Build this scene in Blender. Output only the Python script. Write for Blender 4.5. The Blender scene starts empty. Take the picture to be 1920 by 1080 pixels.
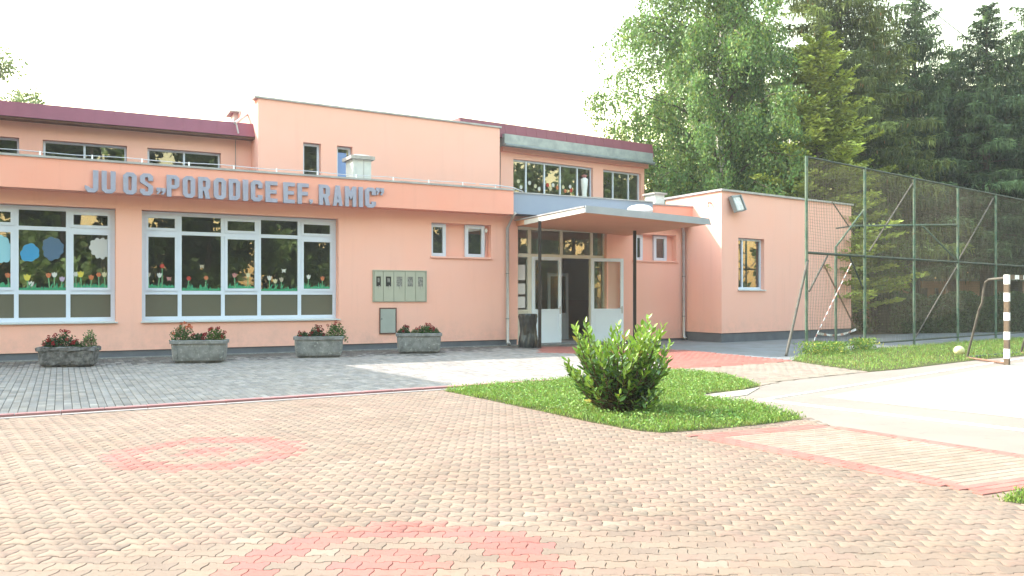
import bpy, bmesh, math, random
import numpy as np
from mathutils import Vector, Matrix

random.seed(7)
RNG = np.random.default_rng(11)
SC = bpy.context.scene
COL = SC.collection
R = math.radians

# ------------------------------------------------------------------ camera, sky, sun, exposure
F, H, CX, HY = 1550.0, 1.35, 960.0, 557.0          # focal length in photo pixels, eye height, principal point, horizon row
cam = bpy.data.cameras.new('camera')
cam.sensor_width = 36.0
cam.lens = F / 1920 * 36
cam.shift_y = (HY - 540) / 1920
cam.clip_start, cam.clip_end = 0.05, 3000
camo = bpy.data.objects.new('camera', cam)
COL.objects.link(camo)
camo.location = (0, 0, H)
camo.rotation_euler = (R(90), 0, 0)
SC.camera = camo

SUN_H = Vector((0.95, -0.31, 0)).normalized()       # the way the light travels over the ground
SUN_EL = R(39)
world = bpy.data.worlds.new('World')
SC.world = world
world.use_nodes = True
wn = world.node_tree.nodes
sky = wn.new('ShaderNodeTexSky')
sky.sky_type = 'NISHITA'
sky.sun_disc = False
sky.sun_elevation = SUN_EL
sky.sun_rotation = math.atan2(-SUN_H.x, -SUN_H.y)
sky.air_density = 3.0
sky.dust_density = 1.0
sky.ozone_density = 1.0
bg = wn['Background']
bg.inputs['Strength'].default_value = 0.15
world.node_tree.links.new(sky.outputs[0], bg.inputs[0])

sl = bpy.data.lights.new('sun', 'SUN')
sl.energy = 2.0
sl.angle = R(0.6)
sl.color = (1.0, 0.94, 0.85)
suno = bpy.data.objects.new('sun', sl)
COL.objects.link(suno)
sd = Vector((SUN_H.x * math.cos(SUN_EL), SUN_H.y * math.cos(SUN_EL), -math.sin(SUN_EL)))
suno.rotation_euler = sd.to_track_quat('-Z', 'Y').to_euler()
suno.location = (-20, 8, 30)

SC.view_settings.view_transform = 'Standard'
SC.view_settings.look = 'None'
SC.view_settings.exposure = 2.4
SC.view_settings.gamma = 1.0
SC.cycles.use_denoising = True
SC.cycles.max_bounces = 7
SC.cycles.transparent_max_bounces = 12
SC.cycles.caustics_reflective = False
SC.cycles.caustics_refractive = False

# ------------------------------------------------------------------ photo geometry
def G(px, py, z=0.0):
    """ground point (height z) seen at a photo pixel"""
    d = F * (H - z) / (py - HY)
    return Vector(((px - CX) / F * d, d, z))

class Plane:
    """a vertical facade plane; u runs along it, off towards the viewer"""
    def __init__(s, p, vp=None, d=None):
        s.p = Vector((p[0], p[1]))
        if d is None:
            d = ((vp - CX) / F, 1.0)
        s.d = Vector(d).normalized()
        s.n = Vector((s.d.y, -s.d.x))
    def uz(s, px, py, off=0.0):
        p0 = s.p + s.n * off
        rx = (px - CX) / F
        # rx*t = p0.x + u dx ; t = p0.y + u dy
        u = (rx * p0.y - p0.x) / (s.d.x - rx * s.d.y)
        t = p0.y + u * s.d.y
        return u, H + (HY - py) / F * t
    def u(s, px, off=0.0):
        return s.uz(px, HY, off)[0]
    def z(s, px, py, off=0.0):
        return s.uz(px, py, off)[1]
    def P(s, u, z, off=0.0):
        q = s.p + s.d * u + s.n * off
        return Vector((q.x, q.y, z))

# ------------------------------------------------------------------ materials
def _nt(name):
    m = bpy.data.materials.new(name)
    m.use_nodes = True
    nt = m.node_tree
    b = nt.nodes['Principled BSDF']
    return m, nt, b

def _noise(nt, scale, detail=4, rough=0.6, vec=None, stretch=None):
    n = nt.nodes.new('ShaderNodeTexNoise')
    n.inputs['Scale'].default_value = scale
    n.inputs['Detail'].default_value = detail
    n.inputs['Roughness'].default_value = rough
    g = nt.nodes.new('ShaderNodeNewGeometry')
    if stretch:
        mp = nt.nodes.new('ShaderNodeMapping')
        mp.inputs['Scale'].default_value = stretch
        nt.links.new(g.outputs['Position'], mp.inputs[0])
        nt.links.new(mp.outputs[0], n.inputs['Vector'])
    else:
        nt.links.new(g.outputs['Position'], n.inputs['Vector'])
    return n

def _ramp(nt, src, a, b, lo=(0, 0, 0, 1), hi=(1, 1, 1, 1)):
    r = nt.nodes.new('ShaderNodeValToRGB')
    r.color_ramp.elements[0].position = a
    r.color_ramp.elements[1].position = b
    r.color_ramp.elements[0].color = lo
    r.color_ramp.elements[1].color = hi
    nt.links.new(src, r.inputs[0])
    return r

def _mix(nt, fac, a, b, mode='MIX'):
    x = nt.nodes.new('ShaderNodeMix')
    x.data_type = 'RGBA'
    x.blend_type = mode
    for sock, v in ((x.inputs['Factor'], fac), (x.inputs['A'], a), (x.inputs['B'], b)):
        if hasattr(v, 'is_linked') or hasattr(v, 'links'):
            nt.links.new(v, sock)
        else:
            sock.default_value = v
    return x.outputs['Result']

def c4(c):
    return (c[0], c[1], c[2], 1.0)

def pmat(name, col, col2=None, scale=2.0, lo=.35, hi=.65, rough=.8, spec=.3, bump=0.0, bscale=60.0,
         col3=None, scale3=20.0, lo3=.55, hi3=.7, stretch=None, metal=0.0, attr=None, amul=1.0):
    m, nt, b = _nt(name)
    src = None
    if attr:
        a = nt.nodes.new('ShaderNodeAttribute')
        a.attribute_name = attr
        src = a.outputs['Color']
        if col is not None:
            src = _mix(nt, 1.0, src, c4(col), 'MULTIPLY')
    base = src if src is not None else c4(col)
    if col2 is not None:
        n = _noise(nt, scale, 5, stretch=stretch)
        r = _ramp(nt, n.outputs['Fac'], lo, hi)
        if attr:
            base = _mix(nt, r.outputs[0], base, _mix(nt, 1.0, base, c4(col2), 'MULTIPLY'))
        else:
            base = _mix(nt, r.outputs[0], base, c4(col2))
    if col3 is not None:
        n3 = _noise(nt, scale3, 6, .7)
        r3 = _ramp(nt, n3.outputs['Fac'], lo3, hi3)
        if attr:
            base = _mix(nt, r3.outputs[0], base, _mix(nt, 1.0, base, c4(col3), 'MULTIPLY'))
        else:
            base = _mix(nt, r3.outputs[0], base, c4(col3))
    if hasattr(base, 'links'):
        nt.links.new(base, b.inputs['Base Color'])
    else:
        b.inputs['Base Color'].default_value = base
    b.inputs['Roughness'].default_value = rough
    b.inputs['Specular IOR Level'].default_value = spec
    b.inputs['Metallic'].default_value = metal
    if bump:
        nb = _noise(nt, bscale, 4, .7)
        bp = nt.nodes.new('ShaderNodeBump')
        bp.inputs['Strength'].default_value = bump
        bp.inputs['Distance'].default_value = .01
        nt.links.new(nb.outputs['Fac'], bp.inputs['Height'])
        nt.links.new(bp.outputs[0], b.inputs['Normal'])
    return m

def leafmat(name, trans=.35, rough=.5, spec=.3, gain=(1, 1, 1)):
    """foliage: colour from the per-leaf attribute, light shining through"""
    m, nt, b = _nt(name)
    a = nt.nodes.new('ShaderNodeAttribute')
    a.attribute_name = 'tint'
    col = _mix(nt, 1.0, a.outputs['Color'], c4(gain), 'MULTIPLY')
    nt.links.new(col, b.inputs['Base Color'])
    b.inputs['Roughness'].default_value = rough
    b.inputs['Specular IOR Level'].default_value = spec
    t = nt.nodes.new('ShaderNodeBsdfTranslucent')
    col2 = _mix(nt, 1.0, col, (1.0, 1.05, .6, 1), 'MULTIPLY')
    nt.links.new(col2, t.inputs[0])
    mx = nt.nodes.new('ShaderNodeMixShader')
    mx.inputs[0].default_value = trans
    nt.links.new(b.outputs[0], mx.inputs[1])
    nt.links.new(t.outputs[0], mx.inputs[2])
    nt.links.new(mx.outputs[0], nt.nodes['Material Output'].inputs[0])
    return m

def glassmat(name, tint=(.75, .8, .78), refl=1.45, rough=.0, wave=.0):
    m, nt, b = _nt(name)
    nt.nodes.remove(b)
    fr = nt.nodes.new('ShaderNodeFresnel')
    g2 = nt.nodes.new('ShaderNodeNewGeometry')
    mr = nt.nodes.new('ShaderNodeMapRange')
    mr.inputs['To Min'].default_value = refl
    mr.inputs['To Max'].default_value = 1 / refl
    nt.links.new(g2.outputs['Backfacing'], mr.inputs['Value'])
    nt.links.new(mr.outputs['Result'], fr.inputs[0])
    gl = nt.nodes.new('ShaderNodeBsdfGlossy')
    gl.inputs['Roughness'].default_value = rough
    gl.inputs['Color'].default_value = (1, 1, 1, 1)
    tr = nt.nodes.new('ShaderNodeBsdfTransparent')
    tr.inputs[0].default_value = c4(tint)
    if wave:
        nb = _noise(nt, 1.3, 2)
        bp = nt.nodes.new('ShaderNodeBump')
        bp.inputs['Strength'].default_value = wave
        bp.inputs['Distance'].default_value = .02
        nt.links.new(nb.outputs['Fac'], bp.inputs['Height'])
        nt.links.new(bp.outputs[0], gl.inputs['Normal'])
    mx = nt.nodes.new('ShaderNodeMixShader')
    nt.links.new(fr.outputs[0], mx.inputs[0])
    nt.links.new(tr.outputs[0], mx.inputs[1])
    nt.links.new(gl.outputs[0], mx.inputs[2])
    nt.links.new(mx.outputs[0], nt.nodes['Material Output'].inputs[0])
    return m

M = {}
def plaster(name, col, col2, dirt):
    m = pmat(name, col, col2, .8, .3, .7, .9, .15, .25, 90, dirt, 6.0, .6, .85)
    nt = m.node_tree; b = nt.nodes['Principled BSDF']
    src = b.inputs['Base Color'].links[0].from_socket
    st = _noise(nt, 5.5, 5, .65, stretch=(1, 1, .05))            # faint rain streaks
    r = _ramp(nt, st.outputs['Fac'], .56, .78, (0, 0, 0, 1), (.2, .2, .2, 1))
    x = _mix(nt, r.outputs[0], src, (dirt[0] * .72, dirt[1] * .72, dirt[2] * .74, 1))
    g = nt.nodes.new('ShaderNodeNewGeometry'); sx = nt.nodes.new('ShaderNodeSeparateXYZ')
    nt.links.new(g.outputs['Position'], sx.inputs[0])
    mr = nt.nodes.new('ShaderNodeMapRange')                        # splash dirt low on the wall
    mr.inputs['From Min'].default_value = .95; mr.inputs['From Max'].default_value = .25
    nt.links.new(sx.outputs['Z'], mr.inputs['Value'])
    sp = _noise(nt, 3.2, 6, .75)
    r2 = _ramp(nt, sp.outputs['Fac'], .42, .72, (0, 0, 0, 1), (.42, .42, .42, 1))
    mm = nt.nodes.new('ShaderNodeMath'); mm.operation = 'MULTIPLY'
    nt.links.new(mr.outputs[0], mm.inputs[0]); nt.links.new(r2.outputs[0], mm.inputs[1])
    y = _mix(nt, mm.outputs[0], x, (dirt[0] * .62, dirt[1] * .68, dirt[2] * .70, 1))
    nt.links.new(y, b.inputs['Base Color'])
    return m
M['plaster'] = plaster('salmon_plaster', (.88, .47, .385), (.86, .485, .41), (.83, .45, .37))
M['plaster_deep'] = plaster('orange_plaster', (.82, .365, .285), (.80, .385, .31), (.77, .36, .28))
M['plinth'] = pmat('grey_plinth_paint', (.11, .115, .14), (.14, .145, .17), 2.5, .35, .65, .8, .25, .3, 60, (.2, .19, .17), 14, .62, .75)
M['blue'] = pmat('blue_grey_sheet', (.25, .29, .40), (.28, .32, .42), 1.5, .3, .7, .5, .4)
M['white'] = pmat('white_window_plastic', (.66, .72, .86), (.60, .66, .80), 3, .3, .8, .35, .45)
M['white_warm'] = pmat('ivory_frame_paint', (.66, .63, .55), (.6, .57, .5), 3, .3, .8, .4, .4)
M['sillm'] = pmat('pale_metal_sill', (.60, .62, .64), (.54, .55, .56), 4, .3, .7, .35, .5)
M['maroon'] = pmat('maroon_sheet_roof', (.20, .05, .075), (.23, .06, .09), 2, .3, .7, .5, .4, .1, 30)
M['eave'] = pmat('weathered_zinc', (.36, .385, .40), (.25, .275, .295), 3, .35, .65, .45, .5, .1, 20, metal=.2)
M['gutter'] = pmat('dark_zinc', (.17, .19, .20), (.24, .26, .27), 3, .35, .65, .4, .5, metal=.3)
M['cap'] = pmat('grey_sheet_capping', (.42, .41, .42), (.30, .29, .30), 3, .35, .65, .45, .5)
M['downspout'] = pmat('galvanised_pipe', (.52, .50, .52), (.42, .41, .43), 4, .3, .7, .35, .5, metal=.35)
M['browntrim'] = pmat('brown_trim', (.13, .06, .045), rough=.6)
M['soffit'] = pmat('canopy_soffit_paint', (.78, .42, .28), (.72, .38, .25), 1.5, .3, .7, .85, .2, .15, 60)
M['canopyedge'] = pmat('canopy_edge_sheet', (.40, .43, .48), (.33, .36, .42), 2.5, .3, .7, .45, .4)
M['canopyside'] = pmat('canopy_side_boards', (.62, .60, .56), (.52, .5, .46), 4, .3, .7, .7, .3)
M['post'] = pmat('dark_brown_post_paint', (.022, .014, .014), rough=.45, spec=.5)
M['room'] = pmat('room_paint', (.42, .41, .38), (.32, .31, .29), .7, .3, .7, .9, .1)
M['roomdark'] = pmat('hall_paint', (.72, .69, .72), (.64, .62, .64), 1.0, .3, .7, .8, .2)
M['dado'] = pmat('mauve_dado_paint', (.62, .53, .57), rough=.6)
M['glass'] = glassmat('window_glass', (.62, .66, .62), 2.15, 0, .04)
M['glass_clear'] = glassmat('door_glass', (.85, .9, .88), 1.35, 0, .02)
M['frost'] = pmat('frosted_pane', (.098, .102, .08), (.125, .11, .082), .6, .3, .7, .22, .55)
M['bluepanel'] = pmat('blue_blind', (.22, .33, .62), rough=.6)
M['letters'] = pmat('grey_blue_letter_paint', (.34, .34, .45), (.29, .30, .40), 9, .4, .7, .6, .3, .1, 60)
M['concrete'] = pmat('old_concrete', (.26, .26, .262), (.16, .16, .163), 7, .35, .65, .9, .2, .5, 45, (.40, .40, .39), 16, .54, .7)
M['concrete_rough'] = pmat('crumbled_concrete', (.185, .18, .185), (.085, .083, .085), 13, .4, .6, .95, .15, 1.0, 35, (.23, .22, .23), 22, .57, .7)
M['soil'] = pmat('dark_soil', (.035, .026, .018), (.06, .045, .03), 20, rough=.95, bump=.6, bscale=60)
M['cabinet'] = pmat('olive_grey_cabinet_paint', (.42, .42, .35), (.38, .385, .32), 3, .3, .7, .5, .35)
M['cabinet2'] = pmat('grey_cabinet_paint', (.36, .385, .37), (.32, .345, .33), 3, .3, .7, .5, .35)
M['dark'] = pmat('black_plastic', (.012, .012, .013), rough=.35, spec=.5)
M['meter'] = pmat('meter_face', (.32, .31, .29), (.1, .1, .1), 30, rough=.3, spec=.5)
M['bag'] = pmat('black_bin_bag', (.022, .024, .027), (.035, .037, .04), 5, rough=.38, spec=.5)
M['chimney'] = pmat('white_render', (.62, .63, .62), (.5, .52, .52), 4, .3, .7, .8, .2, .2, 40)
M['chimcap'] = pmat('concrete_cap', (.42, .39, .37), (.30, .275, .265), 8, .35, .65, .9, .2, .3, 50)
M['rod'] = pmat('lightning_wire_metal', (.46, .45, .47), rough=.4, spec=.5, metal=.4)
M['dome'] = pmat('opal_plastic', (.82, .84, .86), rough=.3, spec=.5)
M['lamp_glass'] = pmat('floodlight_glass', (.45, .42, .42), (.62, .58, .56), 12, .35, .65, .15, .6)
M['green'] = pmat('green_fence_paint', (.065, .125, .09), (.14, .18, .135), 5, .42, .6, .6, .3, .3, 50, (.17, .10, .06), 9, .6, .72)
M['greendark'] = pmat('dark_green_rail_paint', (.03, .05, .04), (.07, .07, .055), 6, .4, .65, .6, .3)
M['rust'] = pmat('rusty_bar', (.16, .085, .06), (.27, .16, .12), 9, .35, .65, .8, .2, .4, 50)
M['bar'] = pmat('grey_brown_bar', (.085, .075, .065), (.14, .125, .105), 8, .35, .65, .7, .3)
M['net'] = pmat('fence_net_wire', (.15, .13, .10), (.09, .08, .06), 5, rough=.7)
M['post_white'] = pmat('white_post_paint', (.8, .8, .82), (.66, .64, .62), 14, .5, .7, .5, .4)
M['post_brown'] = pmat('worn_brown_post', (.17, .12, .08), (.11, .08, .06), 12, .35, .65, .7, .3)
M['tapered'] = pmat('red_tape', (.5, .24, .2), rough=.4)
M['tapewhite'] = pmat('white_tape', (.75, .73, .74), rough=.4)
M['ball'] = pmat('pale_ball', (.72, .66, .38), (.6, .54, .3), 20, rough=.6)
M['bark'] = pmat('bark', (.075, .055, .042), (.12, .1, .085), 10, .35, .65, .95, .1, .8, 30, stretch=(1, 1, .25))
M['birchbark'] = pmat('birch_bark', (.62, .6, .56), (.07, .06, .055), 5, .56, .62, .8, .2, .4, 30, stretch=(1, 1, 3))
M['leaf'] = leafmat('tree_leaves', .38)
M['needle'] = leafmat('needles', .15, .6, .2)
M['laurel'] = leafmat('laurel_leaves', .22, .3, .5)
M['grass'] = leafmat('grass_blades', .3, .55, .25)
M['flower'] = leafmat('petals', .25, .6, .2)
M['stem'] = pmat('brown_stem', (.09, .06, .035), rough=.9)
M['lawn'] = pmat('lawn_soil', (.055, .075, .022), (.085, .075, .035), 6, .35, .65, .95, .1, .5, 30)
M['ground'] = pmat('earth_ground', (.16, .13, .09), (.08, .10, .04), .35, .4, .6, .95, .1)
M['bed'] = pmat('joint_sand', (.21, .17, .135), (.13, .11, .085), 5, .35, .65, .95, .1, .3, 60, (.05, .055, .035), 2.2, .6, .75)
M['paver'] = pmat('concrete_paver', (1, 1, 1), (.90, .88, .86), 1.1, .38, .62, .85, .25, .35, 120, (.82, .80, .78), 35, .52, .7, attr='tint')
M['asphalt'] = pmat('grey_path_asphalt', (.21, .215, .225), (.17, .165, .165), 1.5, .35, .65, .9, .2, .5, 120, (.12, .105, .095), 1.1, .6, .72)
M['court'] = pmat('pale_court_asphalt', (.255, .235, .21), (.285, .265, .24), .6, .35, .65, .9, .2, .4, 150, (.20, .18, .16), 5, .6, .75)
M['courtedge'] = pmat('court_margin_asphalt', (.232, .190, .165), (.262, .216, .188), .8, .35, .65, .9, .2, .5, 150, (.19, .155, .135), 6, .58, .75)
M['linepaint'] = pmat('white_line_paint', (.84, .84, .86), (.6, .57, .54), 7, .56, .72, .7, .3)
M['kerb'] = pmat('pink_kerb', (.48, .26, .24), (.4, .21, .2), 5, .35, .65, .85, .2)
M['kerbwhite'] = pmat('pale_kerb_stone', (.32, .28, .27), (.28, .245, .235), 5, .35, .65, .85, .2)
M['door_panel'] = pmat('white_door_panel', (.72, .79, .90), (.68, .75, .86), 2, .3, .7, .4, .4)
M['paper'] = pmat('notice_paper', (.7, .7, .72), rough=.8)
M['skin_dark'] = pmat('dark_interior_items', (.05, .05, .06), rough=.6)
M['outbuilding'] = pmat('terracotta_wall', (.62, .36, .26), (.56, .32, .23), 1.2, .35, .65, .9, .15)
def flat(name, c, rough=.7):
    return pmat(name, c, rough=rough)

# ------------------------------------------------------------------ object helpers
ORG = {}
def org(o):
    while o is not None:
        if o.name in ORG:
            return ORG[o.name]
        o = o.parent
    return Vector((0, 0, 0))

def tag(o, label=None, cat=None, group=None, kind=None):
    if label: o['label'] = label
    if cat: o['category'] = cat
    if group: o['group'] = group
    if kind: o['kind'] = kind
    return o

def thing(name, label, cat, loc=(0, 0, 0), group=None):
    o = bpy.data.objects.new(name, None)
    o.empty_display_size = .2
    COL.objects.link(o)
    o.location = loc
    ORG[o.name] = Vector(loc)
    return tag(o, label, cat, group)

class MB:
    def __init__(s):
        s.v, s.f, s.m = [], [], []
    def add(s, vs, fs, mi=0):
        b = len(s.v)
        s.v += [tuple(v) for v in vs]
        s.f += [tuple(b + i for i in f) for f in fs]
        s.m += [mi] * len(fs)
        return s
    def hexa(s, p, mi=0):
        """8 corners: bottom 4 in order, top 4 in order"""
        return s.add(p, [(3, 2, 1, 0), (4, 5, 6, 7), (0, 1, 5, 4), (1, 2, 6, 5), (2, 3, 7, 6), (3, 0, 4, 7)], mi)
    def box(s, a, b, mi=0):
        x0, y0, z0 = a; x1, y1, z1 = b
        return s.hexa([(x0, y0, z0), (x1, y0, z0), (x1, y1, z0), (x0, y1, z0), (x0, y0, z1), (x1, y0, z1), (x1, y1, z1), (x0, y1, z1)], mi)
    def pbox(s, pl, u0, u1, z0, z1, o0, o1, mi=0):
        """box on a facade plane, o0 (back) to o1 (front)"""
        return s.hexa([pl.P(u0, z0, o1), pl.P(u1, z0, o1), pl.P(u1, z0, o0), pl.P(u0, z0, o0),
                       pl.P(u0, z1, o1), pl.P(u1, z1, o1), pl.P(u1, z1, o0), pl.P(u0, z1, o0)], mi)
    def quad(s, a, b, c, d, mi=0):
        return s.add([a, b, c, d], [(0, 1, 2, 3)], mi)
    def tube(s, pts, r, n=8, mi=0, cap=True):
        pts = [Vector(p) for p in pts]
        rs = r if isinstance(r, (list, tuple)) else [r] * len(pts)
        rings = []
        up = Vector((0, 0, 1))
        for i, p in enumerate(pts):
            a = pts[max(i - 1, 0)]; b = pts[min(i + 1, len(pts) - 1)]
            t = (b - a).normalized()
            ref = up if abs(t.z) < .95 else Vector((1, 0, 0))
            x = t.cross(ref).normalized(); y = t.cross(x).normalized()
            rings.append([p + (x * math.cos(k * 2 * math.pi / n) + y * math.sin(k * 2 * math.pi / n)) * rs[i] for k in range(n)])
        vs = [v for rg in rings for v in rg]
        fs = []
        for i in range(len(pts) - 1):
            for k in range(n):
                k2 = (k + 1) % n
                fs.append((i * n + k, i * n + k2, (i + 1) * n + k2, (i + 1) * n + k))
        if cap:
            fs.append(tuple(range(n - 1, -1, -1)))
            fs.append(tuple((len(pts) - 1) * n + k for k in range(n)))
        return s.add(vs, fs, mi)
    def lathe(s, prof, c, n=16, mi=0):
        vs, fs = [], []
        for (r, z) in prof:
            vs += [(c[0] + r * math.cos(2 * math.pi * k / n), c[1] + r * math.sin(2 * math.pi * k / n), c[2] + z) for k in range(n)]
        for i in range(len(prof) - 1):
            for k in range(n):
                k2 = (k + 1) % n
                fs.append((i * n + k, i * n + k2, (i + 1) * n + k2, (i + 1) * n + k))
        fs.append(tuple(range(n - 1, -1, -1)))
        fs.append(tuple((len(prof) - 1) * n + k for k in range(n)))
        return s.add(vs, fs, mi)
    def poly_prism(s, pts, z0, z1, mi=0):
        n = len(pts)
        vs = [(p[0], p[1], z0) for p in pts] + [(p[0], p[1], z1) for p in pts]
        fs = [tuple(range(n - 1, -1, -1)), tuple(range(n, 2 * n))] + [(i, (i + 1) % n, n + (i + 1) % n, n + i) for i in range(n)]
        return s.add(vs, fs, mi)
    def build(s, name, mat, parent=None, smooth=False, fix=True):
        me = bpy.data.meshes.new(name)
        o0 = org(parent)
        me.from_pydata([(v[0] - o0.x, v[1] - o0.y, v[2] - o0.z) for v in s.v], [], s.f)
        for m in (mat if isinstance(mat, (list, tuple)) else [mat]):
            me.materials.append(M[m] if isinstance(m, str) else m)
        if len(set(s.m)) > 1:
            me.polygons.foreach_set('material_index', s.m)
        if smooth:
            me.polygons.foreach_set('use_smooth', [True] * len(me.polygons))
        if fix:
            bm = bmesh.new(); bm.from_mesh(me)
            bmesh.ops.recalc_face_normals(bm, faces=bm.faces)
            bm.to_mesh(me); bm.free()
        me.update()
        o = bpy.data.objects.new(name, me)
        COL.objects.link(o)
        if parent is not None:
            o.parent = parent
        return o

def arrays_mesh(name, verts, loops, starts, totals, mat, tint=None, parent=None, sub_origin=True):
    """a mesh straight from numpy arrays; tint = per-vertex colour"""
    me = bpy.data.meshes.new(name)
    v = np.asarray(verts, dtype=np.float32)
    if sub_origin:
        o0 = org(parent)
        v = v - np.array([o0.x, o0.y, o0.z], dtype=np.float32)
    me.vertices.add(len(v)); me.vertices.foreach_set('co', v.ravel())
    me.loops.add(len(loops)); me.loops.foreach_set('vertex_index', np.asarray(loops, dtype=np.int32))
    me.polygons.add(len(starts))
    me.polygons.foreach_set('loop_start', np.asarray(starts, dtype=np.int32))
    me.polygons.foreach_set('loop_total', np.asarray(totals, dtype=np.int32))
    me.materials.append(M[mat] if isinstance(mat, str) else mat)
    if tint is not None:
        at = me.attributes.new('tint', 'FLOAT_COLOR', 'POINT')
        t = np.ones((len(v), 4), dtype=np.float32); t[:, :3] = tint
        at.data.foreach_set('color', t.ravel())
    me.update(calc_edges=True)
    me.validate()
    o = bpy.data.objects.new(name, me)
    COL.objects.link(o)
    if parent is not None:
        o.parent = parent
    return o

def replicate(name, tv, tf, mats, tints, mat, parent=None):
    """copies of a small template (verts tv, faces tf) by 4x4 matrices (n,4,4), each with its own colour"""
    tv = np.asarray(tv, dtype=np.float64); n = len(mats); k = len(tv)
    hv = np.concatenate([tv, np.ones((k, 1))], axis=1)
    V = np.einsum('nij,kj->nki', mats, hv)[:, :, :3].reshape(-1, 3)
    tl = np.array([i for f in tf for i in f]); tt = np.array([len(f) for f in tf])
    L = (tl[None, :] + (np.arange(n) * k)[:, None]).ravel()
    T = np.tile(tt, n); S = np.concatenate([[0], np.cumsum(T)[:-1]])
    tint = np.repeat(np.asarray(tints), k, axis=0)
    return arrays_mesh(name, V, L, S, T, mat, tint, parent)

def leaves(name, C, A, Ln, W, tint, mat, parent=None, fold=None, side=None):
    """one diamond-shaped leaf per row"""
    n = len(C)
    A = A / np.maximum(np.linalg.norm(A, axis=1, keepdims=True), 1e-6)
    if side is None:
        side = RNG.normal(size=(n, 3))
    S = np.cross(A, side); S /= np.maximum(np.linalg.norm(S, axis=1, keepdims=True), 1e-6)
    Ln = np.broadcast_to(Ln, (n,))[:, None]; W = np.broadcast_to(W, (n,))[:, None]
    V = np.stack([C - A * Ln / 2, C + S * W / 2 - A * Ln * .05, C + A * Ln / 2, C - S * W / 2 - A * Ln * .05], axis=1).reshape(-1, 3)
    L = np.arange(4 * n); T = np.full(n, 4); St = np.arange(n) * 4
    return arrays_mesh(name, V, L, St, T, mat, np.repeat(tint, 4, axis=0), parent)

def tints(n, base, var=.18, hue=.06):
    """n leaf colours around a base colour"""
    b = np.asarray(base, dtype=float)[None, :]
    t = b * np.exp(RNG.normal(0, var, size=(n, 1))) * (1 + RNG.normal(0, hue, size=(n, 3)))
    return np.clip(t, .003, .9)

def in_poly(P, poly):
    x, y = P[:, 0], P[:, 1]
    c = np.zeros(len(P), bool)
    j = len(poly) - 1
    for i in range(len(poly)):
        xi, yi = poly[i][0], poly[i][1]; xj, yj = poly[j][0], poly[j][1]
        hit = ((yi > y) != (yj > y)) & (x < (xj - xi) * (y - yi) / (yj - yi + 1e-12) + xi)
        c ^= hit
        j = i
    return c

def copy_tree(o, parent=None):
    c = o.copy()
    COL.objects.link(c)
    c.parent = parent
    if o.name in ORG: ORG[c.name] = ORG[o.name].copy()
    for ch in list(o.children):
        copy_tree(ch, c)
    return c

# ------------------------------------------------------------------ ground
def sheet(name, pts, z, mat, label, thick=None):
    mb = MB()
    if thick:
        mb.poly_prism([(p[0], p[1]) for p in pts], z - thick, z)
    else:
        mb.add([(p[0], p[1], z) for p in pts], [tuple(range(len(pts)))])
    o = mb.build(name, mat)
    return tag(o, label, None, None, 'structure')

sheet('ground', [(-240, -240), (260, -240), (260, 320), (-240, 320)], -.08, 'ground', 'bare earth ground stretching beyond the school yard')

A0 = G(945, 648)
MAIN = Plane((A0.x, A0.y), vp=3800)
D1 = MAIN.d.copy()          # along the main front
N1 = MAIN.n.copy()          # away from it, towards the yard

def off_line(p, a, b):
    return [p + Vector((a.x, a.y)) * b]

kl = G(0, 783); kr = G(830, 729)
kdir = Vector((kr.x - kl.x, kr.y - kl.y)).normalized()
knor = Vector((kdir.y, -kdir.x))
def KP(s, o):               # point s metres along the kerb from its left, o metres towards the viewer
    q = Vector((kl.x, kl.y)) + kdir * s + knor * o
    return (q.x, q.y)
KLEN = (Vector((kr.x, kr.y)) - Vector((kl.x, kl.y))).length

# bed under all paving
sheet('paving_bed', [(-16, -3), (14, -3), (14, 9), (7.5, 21), (8, 30), (-16, 17.5)], -.022, 'bed', 'sandy bed showing in the joints of the paving')

# frame of red pavers
FA, FB, FD = G(1284, 817), G(1535, 795), G(1843, 929)
e1 = Vector((FB.x - FA.x, FB.y - FA.y)); f1 = e1.length; e1.normalize()
e2 = Vector((FD.x - FA.x, FD.y - FA.y)); f2 = e2.length; e2.normalize()
def FP(a, b):
    q = Vector((FA.x, FA.y)) + e1 * a + e2 * b
    return (q.x, q.y)
f1 = f1 * 1.0
frame_poly = [FP(0, 0), FP(f1, 0), FP(f1, f2), FP(0, f2)]

# lawns
lawn_px = [(832, 733), (930, 723), (1060, 712), (1150, 704), (1240, 696), (1300, 698), (1360, 706), (1424, 724), (1380, 733), (1330, 737),
           (1300, 742), (1340, 748), (1400, 756), (1440, 765), (1475, 774), (1506, 786), (1430, 796), (1330, 805.5), (1240, 812), (1190, 807), (1100, 790), (1000, 768), (900, 747)]
lawn = [G(*p) for p in lawn_px]
lawn2_px = [(1484, 677), (1500, 667), (1530, 661), (1640, 655), (1760, 645), (1920, 634), (2100, 622), (2100, 650), (1925, 667), (1850, 673), (1780, 681), (1690, 692), (1630, 697), (1560, 688)]
lawn2 = [G(*p) for p in lawn2_px]
lawn3 = [G(*p) for p in [(1880, 940), (1920, 918), (2050, 900), (2100, 945), (1960, 950)]]

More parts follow.
